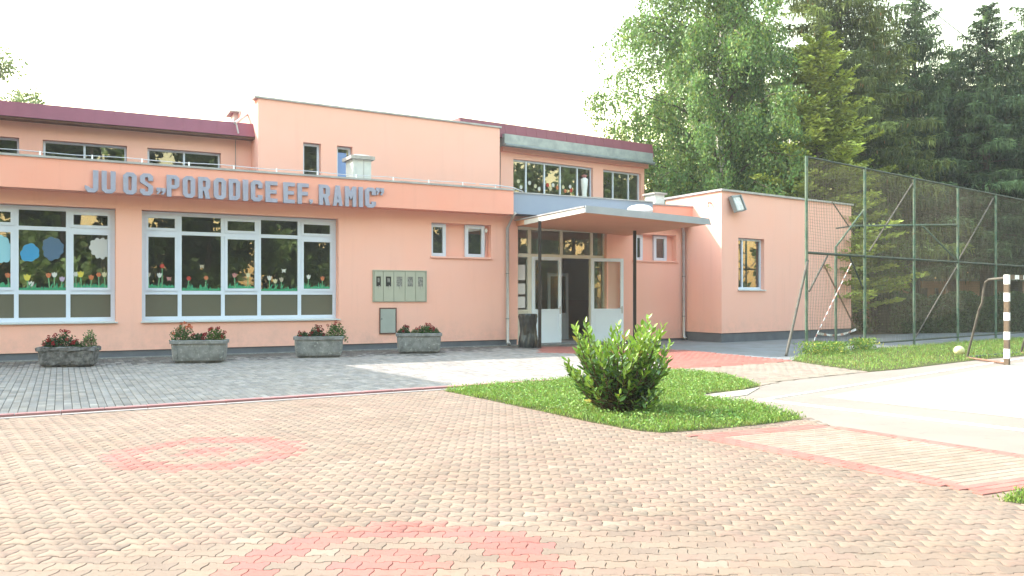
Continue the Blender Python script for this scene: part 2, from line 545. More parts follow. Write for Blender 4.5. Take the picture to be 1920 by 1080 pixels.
# paving units ------------------------------------------------------
SC_ = .775
def behaton():
    a, b, c, d = .1 * SC_, .0825 * SC_, .066 * SC_, .034 * SC_
    w = .0575 * SC_
    # the long sides swing in a smooth wave from the wide ends to the waist
    m = (c + d) / 2; v = (b + w) / 2; e = (c - d) * .28; q = (b - w) * .36
    half = [(-a, -b), (-c - e, -b + .0004), (-m - e * .5, -v - q), (-m + e * .5, -v + q), (-d + e, -w), (d - e, -w), (m - e * .5, -v + q), (m + e * .5, -v - q), (c + e, -b + .0004), (a, -b)] + \
           [(a + .0095 * SC_ * math.sin(math.pi * t), b * t) for t in (-.66, -.33, 0, .33, .66)]
    return half + [(-x, -y) for x, y in half]
def inset(pts, g):
    n = len(pts); res = []
    for i in range(n):
        p0 = Vector(pts[i - 1]); p1 = Vector(pts[i]); p2 = Vector(pts[(i + 1) % n])
        d1 = (p1 - p0).normalized(); d2 = (p2 - p1).normalized()
        n1 = Vector((-d1.y, d1.x)); n2 = Vector((-d2.y, d2.x))
        bis = (n1 + n2).normalized()
        k = g / max(.3, bis.dot(n1))
        q = p1 + bis * k
        res.append((q.x, q.y))
    return res
def unit_template(outline, gap, cham, depth=.02):
    o1 = inset(outline, gap); o2 = inset(outline, gap + cham)
    n = len(o1)
    v = [(p[0], p[1], 0) for p in o2] + [(p[0], p[1], -cham * .8) for p in o1] + [(p[0], p[1], -depth) for p in o1]
    f = [tuple(range(n))]
    for i in range(n):
        j = (i + 1) % n
        f.append((n + i, n + j, j, i))
        f.append((2 * n + i, 2 * n + j, n + j, n + i))
    return v, f
PV, PF = unit_template(behaton(), .0015, .0022)
def brick_outline(l, w):
    return [(-l / 2, -w / 2), (l / 2, -w / 2), (l / 2, w / 2), (-l / 2, w / 2)]
BL, BW = .19, .095
BV, BF = unit_template(brick_outline(BL, BW), .0030, .004)

def mats_for(P, ang, zj=.0015, tilt=.006, z0=0.0):
    n = len(P)
    m = np.zeros((n, 4, 4)); m[:, 3, 3] = 1
    c, s = np.cos(ang), np.sin(ang)
    tx, ty = RNG.normal(0, tilt, n), RNG.normal(0, tilt, n)
    m[:, 0, 0] = c; m[:, 0, 1] = -s; m[:, 1, 0] = s; m[:, 1, 1] = c; m[:, 2, 2] = 1
    m[:, 2, 0] = tx; m[:, 2, 1] = ty
    m[:, 0, 3] = P[:, 0]; m[:, 1, 3] = P[:, 1]; m[:, 2, 3] = z0 + RNG.uniform(-zj, zj, n)
    return m

def quant(t, lv):
    return lv[np.argmin(((lv[None, :, :] - t[:, None, :]) ** 2).sum(-1), axis=1)]

def lay(root, part, P, ang, T, tv, tf, n_single, z0=0.0, zj=.0015, tilt=.006):
    """the n_single largest in the picture become objects of their own, the rest one stuff part"""
    dist = np.hypot(P[:, 0], P[:, 1])
    vis = (np.abs(P[:, 0]) < P[:, 1] * .64) & (P[:, 1] > 3.55)
    order = np.argsort(np.where(vis, dist, 1e6 + dist))
    k = min(n_single, int(vis.sum()))
    one, rest = order[:k], order[k:]
    A = np.broadcast_to(ang, (len(P),))
    mt = mats_for(P, A, zj, tilt, z0)
    cache = {}
    for i in one:
        key = tuple(np.round(T[i], 3))
        if key not in cache:
            me = bpy.data.meshes.new(part)
            me.from_pydata([tuple(v) for v in tv], [], tf)
            at = me.attributes.new('tint', 'FLOAT_COLOR', 'POINT')
            at.data.foreach_set('color', np.tile(np.array([*T[i], 1.0], dtype=np.float32), len(tv)))
            me.materials.append(M['paver'])
            cache[key] = me
        o = bpy.data.objects.new(part, cache[key])
        COL.objects.link(o)
        o.parent = root
        o.matrix_local = Matrix(mt[i].tolist())
    if len(rest):
        o = replicate(part + '_field', tv, tf, mt[rest], T[rest], 'paver', root)
        o['kind'] = 'stuff'

BEIGE = np.array([(.47, .375, .29), (.50, .40, .31), (.44, .355, .28), (.52, .415, .315), (.48, .365, .29), (.46, .385, .30),
                  (.42, .34, .27), (.51, .39, .305), (.57, .47, .37)])
BP = np.array([.17, .17, .13, .12, .12, .12, .07, .08, .02])
REDS = np.array([(.58, .245, .20), (.54, .225, .185), (.61, .265, .21), (.56, .235, .20)])

def herring_poly():
    pl = [KP(-2.6, .10), KP(KLEN + .4, .10)]
    return pl
plaza_poly = [KP(-4.0, .14), KP(KLEN, .10)] + [(p.x, p.y) for p in (G(860, 733), G(900, 740), G(1000, 760), G(1100, 782), G(1190, 798), G(1240, 802), G(1500, 780), G(1530, 788))] + \
    [FP(f1, .06), FP(.10, .10), FP(.10, f2 - .08), FP(.55, f2 - .06), FP(1.4, f2 + .4), (5.2, 3.4), (-5.5, 3.4), (-7.5, 6)]
lx, ly = .2 * SC_, .14 * SC_
xs = np.arange(-9, 7, lx); ys = np.arange(3.3, 14, ly)
PX = []
th = R(0.8)
for j, yy in enumerate(ys):
    row = np.stack([xs + (lx / 2 if j % 2 else 0), np.full_like(xs, yy)], axis=1)
    PX.append(row)
PX = np.concatenate(PX)
PX = PX @ np.array([[math.cos(th), math.sin(th)], [-math.sin(th), math.cos(th)]])
PX = PX[in_poly(PX, plaza_poly)]
BEIGE *= np.array([.475, .432, .435])
REDS *= np.array([.52, .525, .54])
PT = BEIGE[RNG.choice(len(BEIGE), len(PX), p=BP)]
def ring(P, c, r0, r1, r2):
    d = np.hypot(P[:, 0] - c[0], P[:, 1] - c[1])
    return (d < r0) | ((d > r1) & (d < r2))
c1 = G(385, 849); c2 = (-.60, 4.12)
for cc, rr in (((c1.x, 7.2), (.22, .50, .80)), (c2, (.30, .56, .85))):
    mk = ring(PX, cc, *rr)
    PT[mk] = REDS[RNG.choice(4, int(mk.sum()))]
plaza = tag(MB().add([(-6, 3.4, -.0205), (5.2, 3.4, -.0205), (5.2, 5, -.0205), (-6, 5, -.0205)], [(0, 1, 2, 3)]).build('plaza', 'bed'),
            'sunlit plaza of wavy beige concrete pavers with two pink paver rings', None, None, 'structure')
lay(plaza, 'paver', PX, th, PT, PV, PF, 300)

def brick_grid(e, poly, l=BL, w=BW, stagger=.5):
    """bricks laid in a running bond, long side along e, inside poly"""
    e = np.array([e.x, e.y]); n = np.array([-e[1], e[0]])
    p = np.array([(q[0], q[1]) for q in poly])
    uu, vv = p @ e, p @ n
    us = np.arange(uu.min() - l, uu.max() + l, l); vs = np.arange(vv.min() - w, vv.max() + w, w)
    out = []
    for j, v in enumerate(vs):
        u = us + (l * stagger if j % 2 else 0)
        out.append(u[:, None] * e[None, :] + v * n[None, :])
    out = np.concatenate(out)
    return out[in_poly(out, poly)]

# strip between kerb and school: small grey-beige blocks laid across
GREY = np.array([(.36, .335, .30), (.40, .37, .33), (.33, .31, .285), (.43, .395, .345), (.38, .345, .30), (.30, .285, .265)])
q0, q1 = MAIN.P(MAIN.u(-330), 0, .02), MAIN.P(MAIN.u(1090), 0, .02)
walk_poly = [KP(-3.6, -.10), KP(KLEN + .1, -.08), (G(1075, 711).x, G(1075, 711).y), (G(1240, 695).x, G(1240, 695).y), (G(1262, 694).x, G(1262, 694).y),
             (G(1258, 664).x, G(1258, 664).y), (q1.x, q1.y), (q0.x, q0.y)]
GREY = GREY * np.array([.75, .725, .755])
WP = brick_grid(Vector((N1.x, N1.y)), walk_poly)
WT = GREY[RNG.choice(len(GREY), len(WP), p=[.22, .2, .18, .12, .18, .10])]
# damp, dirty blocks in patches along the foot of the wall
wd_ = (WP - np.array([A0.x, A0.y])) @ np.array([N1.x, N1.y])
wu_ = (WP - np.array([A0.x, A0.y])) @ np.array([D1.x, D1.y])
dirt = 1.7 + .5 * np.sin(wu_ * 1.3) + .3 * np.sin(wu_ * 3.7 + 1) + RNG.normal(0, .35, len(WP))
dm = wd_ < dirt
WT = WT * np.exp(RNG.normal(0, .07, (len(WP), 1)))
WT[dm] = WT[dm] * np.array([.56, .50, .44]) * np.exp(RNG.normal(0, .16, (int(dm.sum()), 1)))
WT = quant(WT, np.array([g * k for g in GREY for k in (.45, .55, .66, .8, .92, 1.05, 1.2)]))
walk = tag(MB().add([(p[0], p[1], -.0185) for p in walk_poly], [tuple(range(len(walk_poly)))]).build('footpath', pmat('dark_joint_dirt', (.045, .042, .036), (.07, .065, .055), 6, rough=.95)),
           'shaded grey block footpath along the school front', None, None, 'structure')
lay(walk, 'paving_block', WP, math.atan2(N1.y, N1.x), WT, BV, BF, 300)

# red kerb row and the pale stone strip in front of it
kerb = tag(MB().add([(*KP(-4, -.06), -.02), (*KP(KLEN + 2.4, -.06), -.02), (*KP(KLEN + 2.4, .1), -.02), (*KP(-4, .1), -.02)], [(0, 1, 2, 3)]).build('kerb', 'bed'),
           'red block kerb with a pale stone strip between footpath and plaza', None, None, 'structure')
n_k = int((KLEN + 6.2) / .46)
kv, kf = unit_template(brick_outline(.46, .11), .004, .006, .09)
wv, wf = unit_template(brick_outline(.92, .10), .004, .004, .03)
kme = {}
for i in range(n_k):
    s = -4 + .46 * (i + .5)
    q = KP(s, -.01 + random.uniform(-.004, .004))
    o = bpy.data.objects.new('kerb_block', None)
    key = ('k', i % 4)
    if key not in kme:
        me = bpy.data.meshes.new('kerb_block'); me.from_pydata(kv, [], kf)
        at = me.attributes.new('tint', 'FLOAT_COLOR', 'POINT')
        cc = [(.37, .18, .18), (.40, .20, .195), (.34, .165, .165), (.38, .19, .19)][i % 4]
        at.data.foreach_set('color', np.tile(np.array([*cc, 1.0], dtype=np.float32), len(kv)))
        me.materials.append(M['paver']); kme[key] = me
    o = bpy.data.objects.new('kerb_block', kme[key]); COL.objects.link(o); o.parent = kerb
    o.location = (q[0], q[1], .036); o.rotation_euler.z = math.atan2(kdir.y, kdir.x) + random.uniform(-.006, .006)
me = bpy.data.meshes.new('edge_stone'); me.from_pydata(wv, [], wf); me.materials.append(M['kerbwhite'])
for i in range(n_k // 2):
    q = KP(-4 + .92 * (i + .5), .105)
    o = bpy.data.objects.new('edge_stone', me); COL.objects.link(o); o.parent = kerb
    o.location = (q[0], q[1], .009); o.rotation_euler.z = math.atan2(kdir.y, kdir.x)

# red-framed field
bw = .24
field = tag(MB().add([(*FP(0, 0), -.016), (*FP(f1, 0), -.016), (*FP(f1, f2), -.016), (*FP(0, f2), -.016)], [(0, 1, 2, 3)]).build('paved_field', 'bed'),
            'pale block field with a red block border on the right of the plaza', None, None, 'structure')
inner = [FP(bw - .08, bw - .05), FP(f1 - bw * .6 + .06, bw - .05), FP(f1 - bw * .6 + .06, f2 - bw + .05), FP(bw - .08, f2 - bw + .05)]
IPx = brick_grid(e1, inner, .17, .085)
PALE = np.array([(.56, .45, .35), (.52, .42, .33), (.59, .48, .38), (.54, .42, .32)]) * np.array([.485, .465, .475])
iv, if_ = unit_template(brick_outline(.17, .085), .0025, .004)
lay(field, 'paving_block', IPx, math.atan2(e1.y, e1.x), PALE[RNG.choice(4, len(IPx))], iv, if_, 300, .004, .0008, .003)
BPn, BA = [], []
for (pa, pb, wd, ang) in (((0, 0), (0, 1), bw, 2), ((0, 0), (1, 0), bw, 1), ((0, f2 - bw), (1, 0), bw, 1), ((f1 - bw * .6, 0), (0, 1), bw * .6, 2)):
    L_ = f1 if pb[0] else f2
    for r_ in range(int(round(wd / .08))):
        n_ = int(L_ / .16)
        for k in range(n_):
            s = (k + .5 + (.5 if r_ % 2 else 0)) * .16
            if s > L_ - .05: continue
            a = pa[0] + (s if pb[0] else (r_ + .5) * .08); b = pa[1] + (s if pb[1] else (r_ + .5) * .08)
            if pb[0] and (a < bw or a > f1 - bw * .6): 
                pass
            if pb[1] and (b < bw or b > f2 - bw): continue
            BPn.append(FP(a, b)); BA.append(math.atan2(e1.y, e1.x) if pb[0] else math.atan2(e2.y, e2.x))
BPn = np.array(BPn); BA = np.array(BA)
rv, rf = unit_template(brick_outline(.16, .08), .0022, .0035)
RD2 = np.array([(.56, .235, .195), (.52, .22, .18), (.60, .27, .22), (.57, .25, .21)]) * np.array([.58, .56, .57])
lay(field, 'border_block', BPn, BA, RD2[RNG.choice(4, len(BPn))], rv, rf, 300, .007, .0008, .003)

# red blocks before the entrance, and the pale blocks around them
red_poly = [(G(*p).x, G(*p).y) for p in ((1258, 692), (1230, 668), (1010, 661), (1015, 650), (1180, 650), (1300, 658), (1400, 668), (1492, 676), (1440, 681), (1350, 688))]
RP = brick_grid(Vector((D1.x, D1.y)), red_poly)
RT = np.array([(.52, .20, .155), (.48, .185, .15), (.56, .22, .17)])[RNG.choice(3, len(RP))] * np.array([.62, .60, .62])
rp = tag(MB().add([(p[0], p[1], -.018) for p in red_poly], [tuple(range(len(red_poly)))]).build('entrance_paving', 'bed'),
         'red block paving before the school entrance', None, None, 'structure')
lay(rp, 'paving_block', RP, math.atan2(D1.y, D1.x), RT, BV, BF, 200, .004)
pale_poly = [(G(*p).x, G(*p).y) for p in ((1245, 697), (1258, 692), (1350, 688), (1440, 681), (1490, 677), (1560, 688), (1632, 697), (1560, 704), (1470, 714), (1424, 723), (1360, 706), (1300, 698))]
QP = brick_grid(Vector((D1.x, D1.y)), pale_poly)
QT = np.array([(.45, .37, .30), (.42, .345, .28), (.48, .395, .32), (.46, .35, .29), (.50, .30, .25)])[RNG.choice(5, len(QP), p=[.3, .28, .22, .17, .03])] * .58
qp = tag(MB().add([(p[0], p[1], -.018) for p in pale_poly], [tuple(range(len(pale_poly)))]).build('side_paving', 'bed'),
         'pale block paving between the grass islands and the court', None, None, 'structure')
lay(qp, 'paving_block', QP, math.atan2(D1.y, D1.x), QT, BV, BF, 150, .002)

# court and asphalt path
court_edge = [(G(*p).x, G(*p).y) for p in ((1300, 742), (1424, 724), (1470, 714), (1632, 697), (1690, 692), (1780, 681), (1850, 673), (1925, 667), (2100, 650), (2700, 640))] + \
    [(30, 8), (9, 4.2), (FP(f1 + .05, f2)[0], FP(f1 + .05, f2)[1]), FP(f1 + .02, -.02), (G(1502, 785).x, G(1502, 785).y), (G(1440, 765).x, G(1440, 765).y)]
sheet('court_margin', court_edge, -.004, 'courtedge', 'beige asphalt margin around the ball court', .03)
cl0 = G(1428, 750)
cA = G(1650, 714); cB = G(1915, 806.5)
ca = Vector((G(1740, 700).x - cl0.x, G(1740, 700).y - cl0.y)).normalized()
cb = Vector((cB.x - cl0.x, cB.y - cl0.y)).normalized()
def CP(a, b):
    q = Vector((cl0.x, cl0.y)) + ca * a + cb * b
    return (q.x, q.y)
sheet('ball_court', [CP(.0, .0) if False else CP(.9, .35), CP(26, .35), CP(26, 9), CP(.9, 9)], .001, 'court', 'bright pale asphalt of the ball court', .02)
def strip(name, a, b, w, z, mat, label):
    a = Vector(a); b = Vector(b); d = (b - a).normalized(); n = Vector((-d.y, d.x)) * w / 2
    return sheet(name, [a - n, b - n, b + n, a + n], z, mat, label, .02)
strip('court_line', CP(0, 0), CP(24, 0), .055, .006, 'linepaint', 'white court line running towards the goal')
strip('court_line', CP(.0, -.035), CP(.0, 8), .055, .0105, 'linepaint', 'white court line running right towards the viewer')
strip('court_line', CP(.34, 3.05), CP(.34, 8), .055, .006, 'linepaint', 'short white court line at the right edge')

path_poly = [(G(*p).x, G(*p).y) for p in ((1258, 664), (1300, 658), (1400, 668), (1490, 677), (1500, 667), (1530, 661), (1640, 655), (1760, 645), (1920, 634), (2200, 618), (2200, 606), (1800, 624), (1600, 627), (1500, 630), (1200, 630), (1180, 650))]
sheet('asphalt_path', path_poly, -.008, 'asphalt', 'grey asphalt path around the annex and behind the fence')

# grass ---------------------------------------------------------------
def grass(name, poly, n, label, h=(.05, .11), dry=.1, base=(.20, .30, .075), zb=.004, n_clover=0):
    p = np.array([(q[0], q[1]) for q in poly])
    base_o = tag(MB().poly_prism([(q[0], q[1]) for q in poly], -.03, zb).build(name + '_bed', 'lawn'), 'soil under ' + label, None, None, 'structure')
    C = np.zeros((0, 2))
    while len(C) < n:
        q = RNG.uniform(p.min(0), p.max(0), size=(n, 2))
        C = np.concatenate([C, q[in_poly(q, poly)]])
    C = C[:n] + RNG.normal(0, .03, (n, 2))
    bare = np.sin(C[:, 0] * 2.9 + 1.3 * np.sin(C[:, 1] * 2.1)) * np.sin(C[:, 1] * 3.3 + .7)
    C = np.where((bare > .62)[:, None] & (RNG.random((n, 1)) < .55), C[RNG.permutation(n)], C)
    # clumpy heights
    clump = .65 + .35 * np.sin(C[:, 0] * 7 + np.sin(C[:, 1] * 5) * 2) * np.sin(C[:, 1] * 6.3 + 1)
    ht = RNG.uniform(h[0], h[1], n) * clump
    A = np.stack([RNG.normal(0, .45, n), RNG.normal(0, .45, n), np.ones(n)], axis=1)
    A /= np.linalg.norm(A, axis=1, keepdims=True)
    P0 = np.concatenate([C, np.full((n, 1), zb)], axis=1)
    T = tints(n, base, .22, .08)
    dr = RNG.random(n) < dry * (1 + np.sin(C[:, 0] * 3) * np.sin(C[:, 1] * 4))
    T[dr] = tints(int(dr.sum()), (.30, .28, .10), .15, .06)
    Wd = RNG.uniform(.006, .012, n)
    if n_clover:
        k = RNG.choice(n, n_clover, replace=False)
        A[k] = np.stack([RNG.normal(0, 1, n_clover), RNG.normal(0, 1, n_clover), RNG.uniform(.1, .7, n_clover)], axis=1)
        P0[k, 2] += RNG.uniform(.02, .07, n_clover)
        ht[k] = RNG.uniform(.02, .04, n_clover); Wd[k] = RNG.uniform(.014, .028, n_clover)
        T[k] = tints(n_clover, (.20, .315, .085), .24, .08)
    A /= np.linalg.norm(A, axis=1, keepdims=True)
    o = leaves(name, P0 + A * (ht / 2)[:, None], A, ht, Wd, T, 'grass')
    return tag(o, label, 'grass', None, 'stuff')
grass('grass', lawn, 62000, 'bright green grass island around the laurel bush', n_clover=9000)
grass('grass', lawn2, 30000, 'green grass strip along the foot of the tall fence', (.06, .16), .2, n_clover=7000)
grass('grass', lawn3, 3000, 'small grass corner at the right edge of the plaza', (.02, .05), .1)
C_ = np.array([(q.x, q.y) for q in [G(1505 + i * 3.2, 663 + (i * 7 % 5)) for i in range(26)]] + [(q.x, q.y) for q in [G(1600 + i * 2.5, 655 + (i * 3 % 5)) for i in range(16)]])
nW = 2600
k = RNG.choice(len(C_), nW)
P0 = np.concatenate([C_[k] + RNG.normal(0, .09, (nW, 2)), RNG.uniform(.02, .30, (nW, 1))], axis=1)
tw = tints(nW, (.17, .27, .06), .2, .08); yl = RNG.random(nW) < .12; tw[yl] = (.62, .56, .12)
tag(leaves('weeds', P0, RNG.normal(size=(nW, 3)) + np.array([0, 0, .8]), RNG.uniform(.05, .12, nW), RNG.uniform(.012, .03, nW), tw, 'grass'),
    'tall weeds with yellow flower heads at the fence corner', 'weeds', None, 'stuff')
mp = [G(*p) for p in ((1330, 742), (1345, 737.5), (1400, 731), (1424, 727), (1400, 741), (1352, 747))]
sheet('stone_patch', mp, .006, pmat('worn_concrete_patch', (.42, .37, .31), (.3, .27, .22), 9, .35, .65, .9, .2, .6, 40), 'worn concrete patch between the two grass tongues', .03)
# ------------------------------------------------------------------ the school
school = thing('school_building', 'long low salmon pink school building with maroon roof edges and white windows', 'building')

def wall_mb(pl, off, u0, u1, z0, z1, ops=(), reveal=.25, mb=None, mi=0):
    """wall face with rectangular openings (a,b,c,d) = u0,u1,z0,z1 and their reveals"""
    mb = mb or MB()
    us = sorted(set([u0, u1] + [x for o in ops for x in o[:2]])); zs = sorted(set([z0, z1] + [x for o in ops for x in o[2:4]]))
    us = [u for u in us if u0 <= u <= u1]; zs = [z for z in zs if z0 <= z <= z1]
    for i in range(len(us) - 1):
        for j in range(len(zs) - 1):
            cu, cz = (us[i] + us[i + 1]) / 2, (zs[j] + zs[j + 1]) / 2
            if any(o[0] < cu < o[1] and o[2] < cz < o[3] for o in ops): continue
            mb.quad(pl.P(us[i], zs[j], off), pl.P(us[i + 1], zs[j], off), pl.P(us[i + 1], zs[j + 1], off), pl.P(us[i], zs[j + 1], off), mi)
    for o in ops:
        a, b, c, d = o[:4]; rv_ = o[4] if len(o) > 4 else reveal
        f, k = off, off - rv_
        mb.quad(pl.P(a, c, f), pl.P(a, d, f), pl.P(a, d, k), pl.P(a, c, k), mi)
        mb.quad(pl.P(b, c, f), pl.P(b, c, k), pl.P(b, d, k), pl.P(b, d, f), mi)
        mb.quad(pl.P(a, d, f), pl.P(b, d, f), pl.P(b, d, k), pl.P(a, d, k), mi)
        mb.quad(pl.P(a, c, f), pl.P(a, c, k), pl.P(b, c, k), pl.P(b, c, f), mi)
    return mb

def window(pl, off, u0, u1, z0, z1, cols, rows, fw=.06, dep=.07, mat='white', parent=school, sash=(), pane_mat='glass', frost_rows=(), sill=None, name='window'):
    """frame with mullions at the given u / z positions; each glass pane a sub-part. sash = columns that open"""
    mb = MB()
    o0, o1 = off - dep, off
    us = [u0] + list(cols) + [u1]; zs = [z0] + list(rows) + [z1]
    mb.pbox(pl, u0, u0 + fw, z0, z1, o0, o1); mb.pbox(pl, u1 - fw, u1, z0, z1, o0, o1)
    mb.pbox(pl, u0 + fw, u1 - fw, z0, z0 + fw, o0, o1); mb.pbox(pl, u0 + fw, u1 - fw, z1 - fw, z1, o0, o1)
    for c in cols: mb.pbox(pl, c - fw / 2, c + fw / 2, z0 + fw, z1 - fw, o0, o1 - .004)
    panes = []
    for i in range(len(us) - 1):
        a = us[i] + (fw if i == 0 else fw / 2); b = us[i + 1] - (fw if i == len(us) - 2 else fw / 2)
        for r in rows: mb.pbox(pl, a, b, r - fw / 2, r + fw / 2, o0, o1 - .007)
        for j in range(len(zs) - 1):
            c = zs[j] + (fw if j == 0 else fw / 2); d = zs[j + 1] - (fw if j == len(zs) - 2 else fw / 2)
            s = 0
            if i in sash and j not in frost_rows:
                s = fw * .72
                mb.pbox(pl, a, a + s, c, d, o0 + .01, o1 + .014); mb.pbox(pl, b - s, b, c, d, o0 + .01, o1 + .014)
                mb.pbox(pl, a + s, b - s, c, c + s, o0 + .01, o1 + .014); mb.pbox(pl, a + s, b - s, d - s, d, o0 + .01, o1 + .014)
            panes.append((a + s, b - s, c + s, d - s, j in frost_rows, i, j))
    w = mb.build(name, mat, parent)
    for (a, b, c, d, fr, i, j) in panes:
        pm = MB().quad(pl.P(a, c, off - .035), pl.P(b, c, off - .035), pl.P(b, d, off - .035), pl.P(a, d, off - .035)) if not fr else MB().pbox(pl, a, b, c, d, off - .05, off - .03)
        p = pm.build('pane', 'frost' if fr else pane_mat, w)
        if fr: p['label'] = 'frosted olive pane'
    if sill:
        a, b, z, pr = sill
        MB().hexa([pl.P(a, z - .05, pr), pl.P(b, z - .05, pr), pl.P(b, z - .05, off - .02), pl.P(a, z - .05, off - .02),
                   pl.P(a, z - .025, pr), pl.P(b, z - .025, pr), pl.P(b, z, off - .02), pl.P(a, z, off - .02)]).build('sill', 'sillm', w)
    return w, panes

def room(pl, u0, u1, z0, z1, o0, depth, mat='room'):
    """inside of a room behind a facade"""
    k = o0 - depth
    mb = MB()
    mb.quad(pl.P(u0, z0, k), pl.P(u1, z0, k), pl.P(u1, z1, k), pl.P(u0, z1, k))
    mb.quad(pl.P(u0, z0, o0), pl.P(u0, z0, k), pl.P(u0, z1, k), pl.P(u0, z1, o0))
    mb.quad(pl.P(u1, z0, o0), pl.P(u1, z1, o0), pl.P(u1, z1, k), pl.P(u1, z0, k))
    mb.quad(pl.P(u0, z0, o0), pl.P(u1, z0, o0), pl.P(u1, z0, k), pl.P(u0, z0, k))
    mb.quad(pl.P(u0, z1, o0), pl.P(u0, z1, k), pl.P(u1, z1, k), pl.P(u1, z1, o0))
    return mb.build('room', mat, school, fix=False)

OV = .5                                                     # how far the fascia stands out
zf1 = MAIN.z(480, 323.7, OV); zf0 = MAIN.z(480, 375.5, OV)  # fascia top and bottom
zpl = MAIN.z(480, 650.0)                                    # top of the grey plinth
uL, uR = MAIN.u(-420), MAIN.u(971)
u963 = MAIN.u(963, OV)
WO = -.22                                                   # window plane behind the wall face
# classroom windows
w2a, w2b = MAIN.u(266), MAIN.u(635)
w2z1 = MAIN.z(450, 401.5); w2z0 = MAIN.z(450, 603)
w1b = MAIN.u(217); w1a = w1b - (w2b - w2a)
w0b = w1a - (w2a - w1b); w0a = w0b - (w2b - w2a)
# toilet windows recess
t1a, t1b = MAIN.u(809), MAIN.u(921); tz1 = MAIN.z(865, 419.5); tz0 = MAIN.z(865, 482.5)
ops = [(w0a, w0b, w2z0, w2z1), (w1a, w1b, w2z0, w2z1), (w2a, w2b, w2z0, w2z1), (t1a, t1b, tz0, tz1, .22)]
wall_mb(MAIN, 0, uL, uR, zpl, zf0 + .02, ops, .24).build('wall', 'plaster', school)
MB().pbox(MAIN, uL, uR - .02, -.1, zpl, -.3, -.03).build('plinth', 'plinth', school)
MB().pbox(MAIN, uL, uR - .05, -.03, .018, -.2, .16).build('drip_strip', 'concrete', school)
mb = MB()
mb.pbox(MAIN, uL, u963, zf0, zf1, .0, OV)
mb.build('fascia', 'plaster_deep', school)
MB().pbox(MAIN, uL, u963 + .02, zf1, zf1 + .045, -.1, OV + .03).build('parapet_cap', 'cap', school)
MB().quad(MAIN.P(uL, zf1 - .12, .02), MAIN.P(MAIN.u(1310), zf1 - .12, .02), MAIN.P(MAIN.u(1310), zf1 - .12, -9), MAIN.P(uL, zf1 - .12, -9)).build('roof', 'gutter', school)
def u_at(px): return MAIN.u(px, WO)
cols2 = [u_at(337), u_at(418), u_at(486), u_at(561.5)]
zr1 = MAIN.z(450, 441, WO); zr0 = MAIN.z(450, 549, WO)
wu0, wu1 = w2a + .01, w2b - .01
PANES = {}
CLASSWIN = []
for k_, (a, b) in enumerate(((w0a, w0b), (w1a, w1b), (w2a, w2b))):
    dx = a - w2a
    w, pn = window(MAIN, WO, a + .005, b - .005, w2z0 + .05, w2z1 - .01, [c + dx for c in cols2], [zr0, zr1], .085, .08, 'white', school, (0, 2, 4), 'glass', (0,),
                   (a - .02, b + .04, w2z0 + .055, .05))
    PANES[k_] = pn
    CLASSWIN.append(w)
    room(MAIN, a - .8, b + .8, .3, zf0 + .3, WO - .09, 7)
# recess back panel and its two small windows
def recess(ua, ub, za, zb, wins, off=-.22, wz=None):
    MB().quad(MAIN.P(ua, za, off), MAIN.P(ub, za, off), MAIN.P(ub, zb, off), MAIN.P(ua, zb, off)).build('wall', 'plaster', school)
    MB().pbox(MAIN, ua - .03, ub + .03, za - .03, za + .012, off + .005, .05).build('sill', 'plaster', school)
    for (a, b) in wins:
        w, _ = window(MAIN, off + .075, a, b, za + .013, zb - .01, [], [], .095, .07, 'white', school, (), 'glass')
        MB().pbox(MAIN, a + .03, b - .03, za + .06, zb - .06, off + .004, off + .012).build('room', 'skin_dark', school)  # thin dark sheet behind the pane, its colour standing in for an unlit room
recess(t1a, t1b, tz0, tz1, ((t1a + .01, MAIN.u(836, -.15)), (MAIN.u(872, -.15), MAIN.u(908.5, -.15))))
# pilaster + entrance + right hand wall
ea, eb = MAIN.u(971.5), MAIN.u(1138)
zeT = MAIN.z(1050, 427)
s1a, s1b = MAIN.u(1187), MAIN.u(1268); sz1 = MAIN.z(1250, 441); sz0 = MAIN.z(1250, 490)
uE = MAIN.u(1312)
wall_mb(MAIN, 0, eb, uE, zpl - .1, zf0 + .02, [(s1a, s1b, sz0, sz1, .22)], .24).build('wall', 'plaster', school)
MB().pbox(MAIN, eb + .02, uE, -.1, zpl - .1, -.3, -.03).build('plinth', 'plinth', school)
recess(s1a, s1b, sz0, sz1, ((MAIN.u(1187, -.15) + .06, MAIN.u(1205, -.15)), (MAIN.u(1226, -.15), MAIN.u(1250, -.15))))
wall_mb(MAIN, 0, uR, eb, zeT, zf0 + .02).build('wall', 'plaster', school)
# returns either side of the entrance
EO = -.12
MB().pbox(MAIN, eb - .001, eb + .02, -.05, zeT + .05, -.5, -.002).build('wall', 'plaster', school)
MB().pbox(MAIN, uR - .02, uR + .001, -.05, zeT + .05, -.5, -.004).build('wall', 'plaster', school)
# blue fascia over the entrance and the orange one right of it
u_b1 = MAIN.u(1224, OV - .06)
MB().pbox(MAIN, u963 + .003, u_b1, zf0 + .03, zf1 - .05, .0, OV - .06).build('fascia', 'blue', school)['label'] = 'blue-grey fascia above the entrance'
MB().pbox(MAIN, u963 + .021, u_b1, zf1 - .05, zf1 - .015, -.1, OV - .03).build('parapet_cap', 'cap', school)
MB().pbox(MAIN, u_b1 + .002, uE, zf0 + .06, zf1 - .11, .0, OV - .12).build('fascia', 'plaster_deep', school)
MB().pbox(MAIN, u_b1 + .002, uE, zf1 - .11, zf1 - .07, -.1, OV - .09).build('parapet_cap', 'cap', school)
MB().pbox(MAIN, u_b1 + .3, uE, zf0 + .03, zf0 + .06, .0, OV - .08).build('soffit_trim', 'browntrim', school)

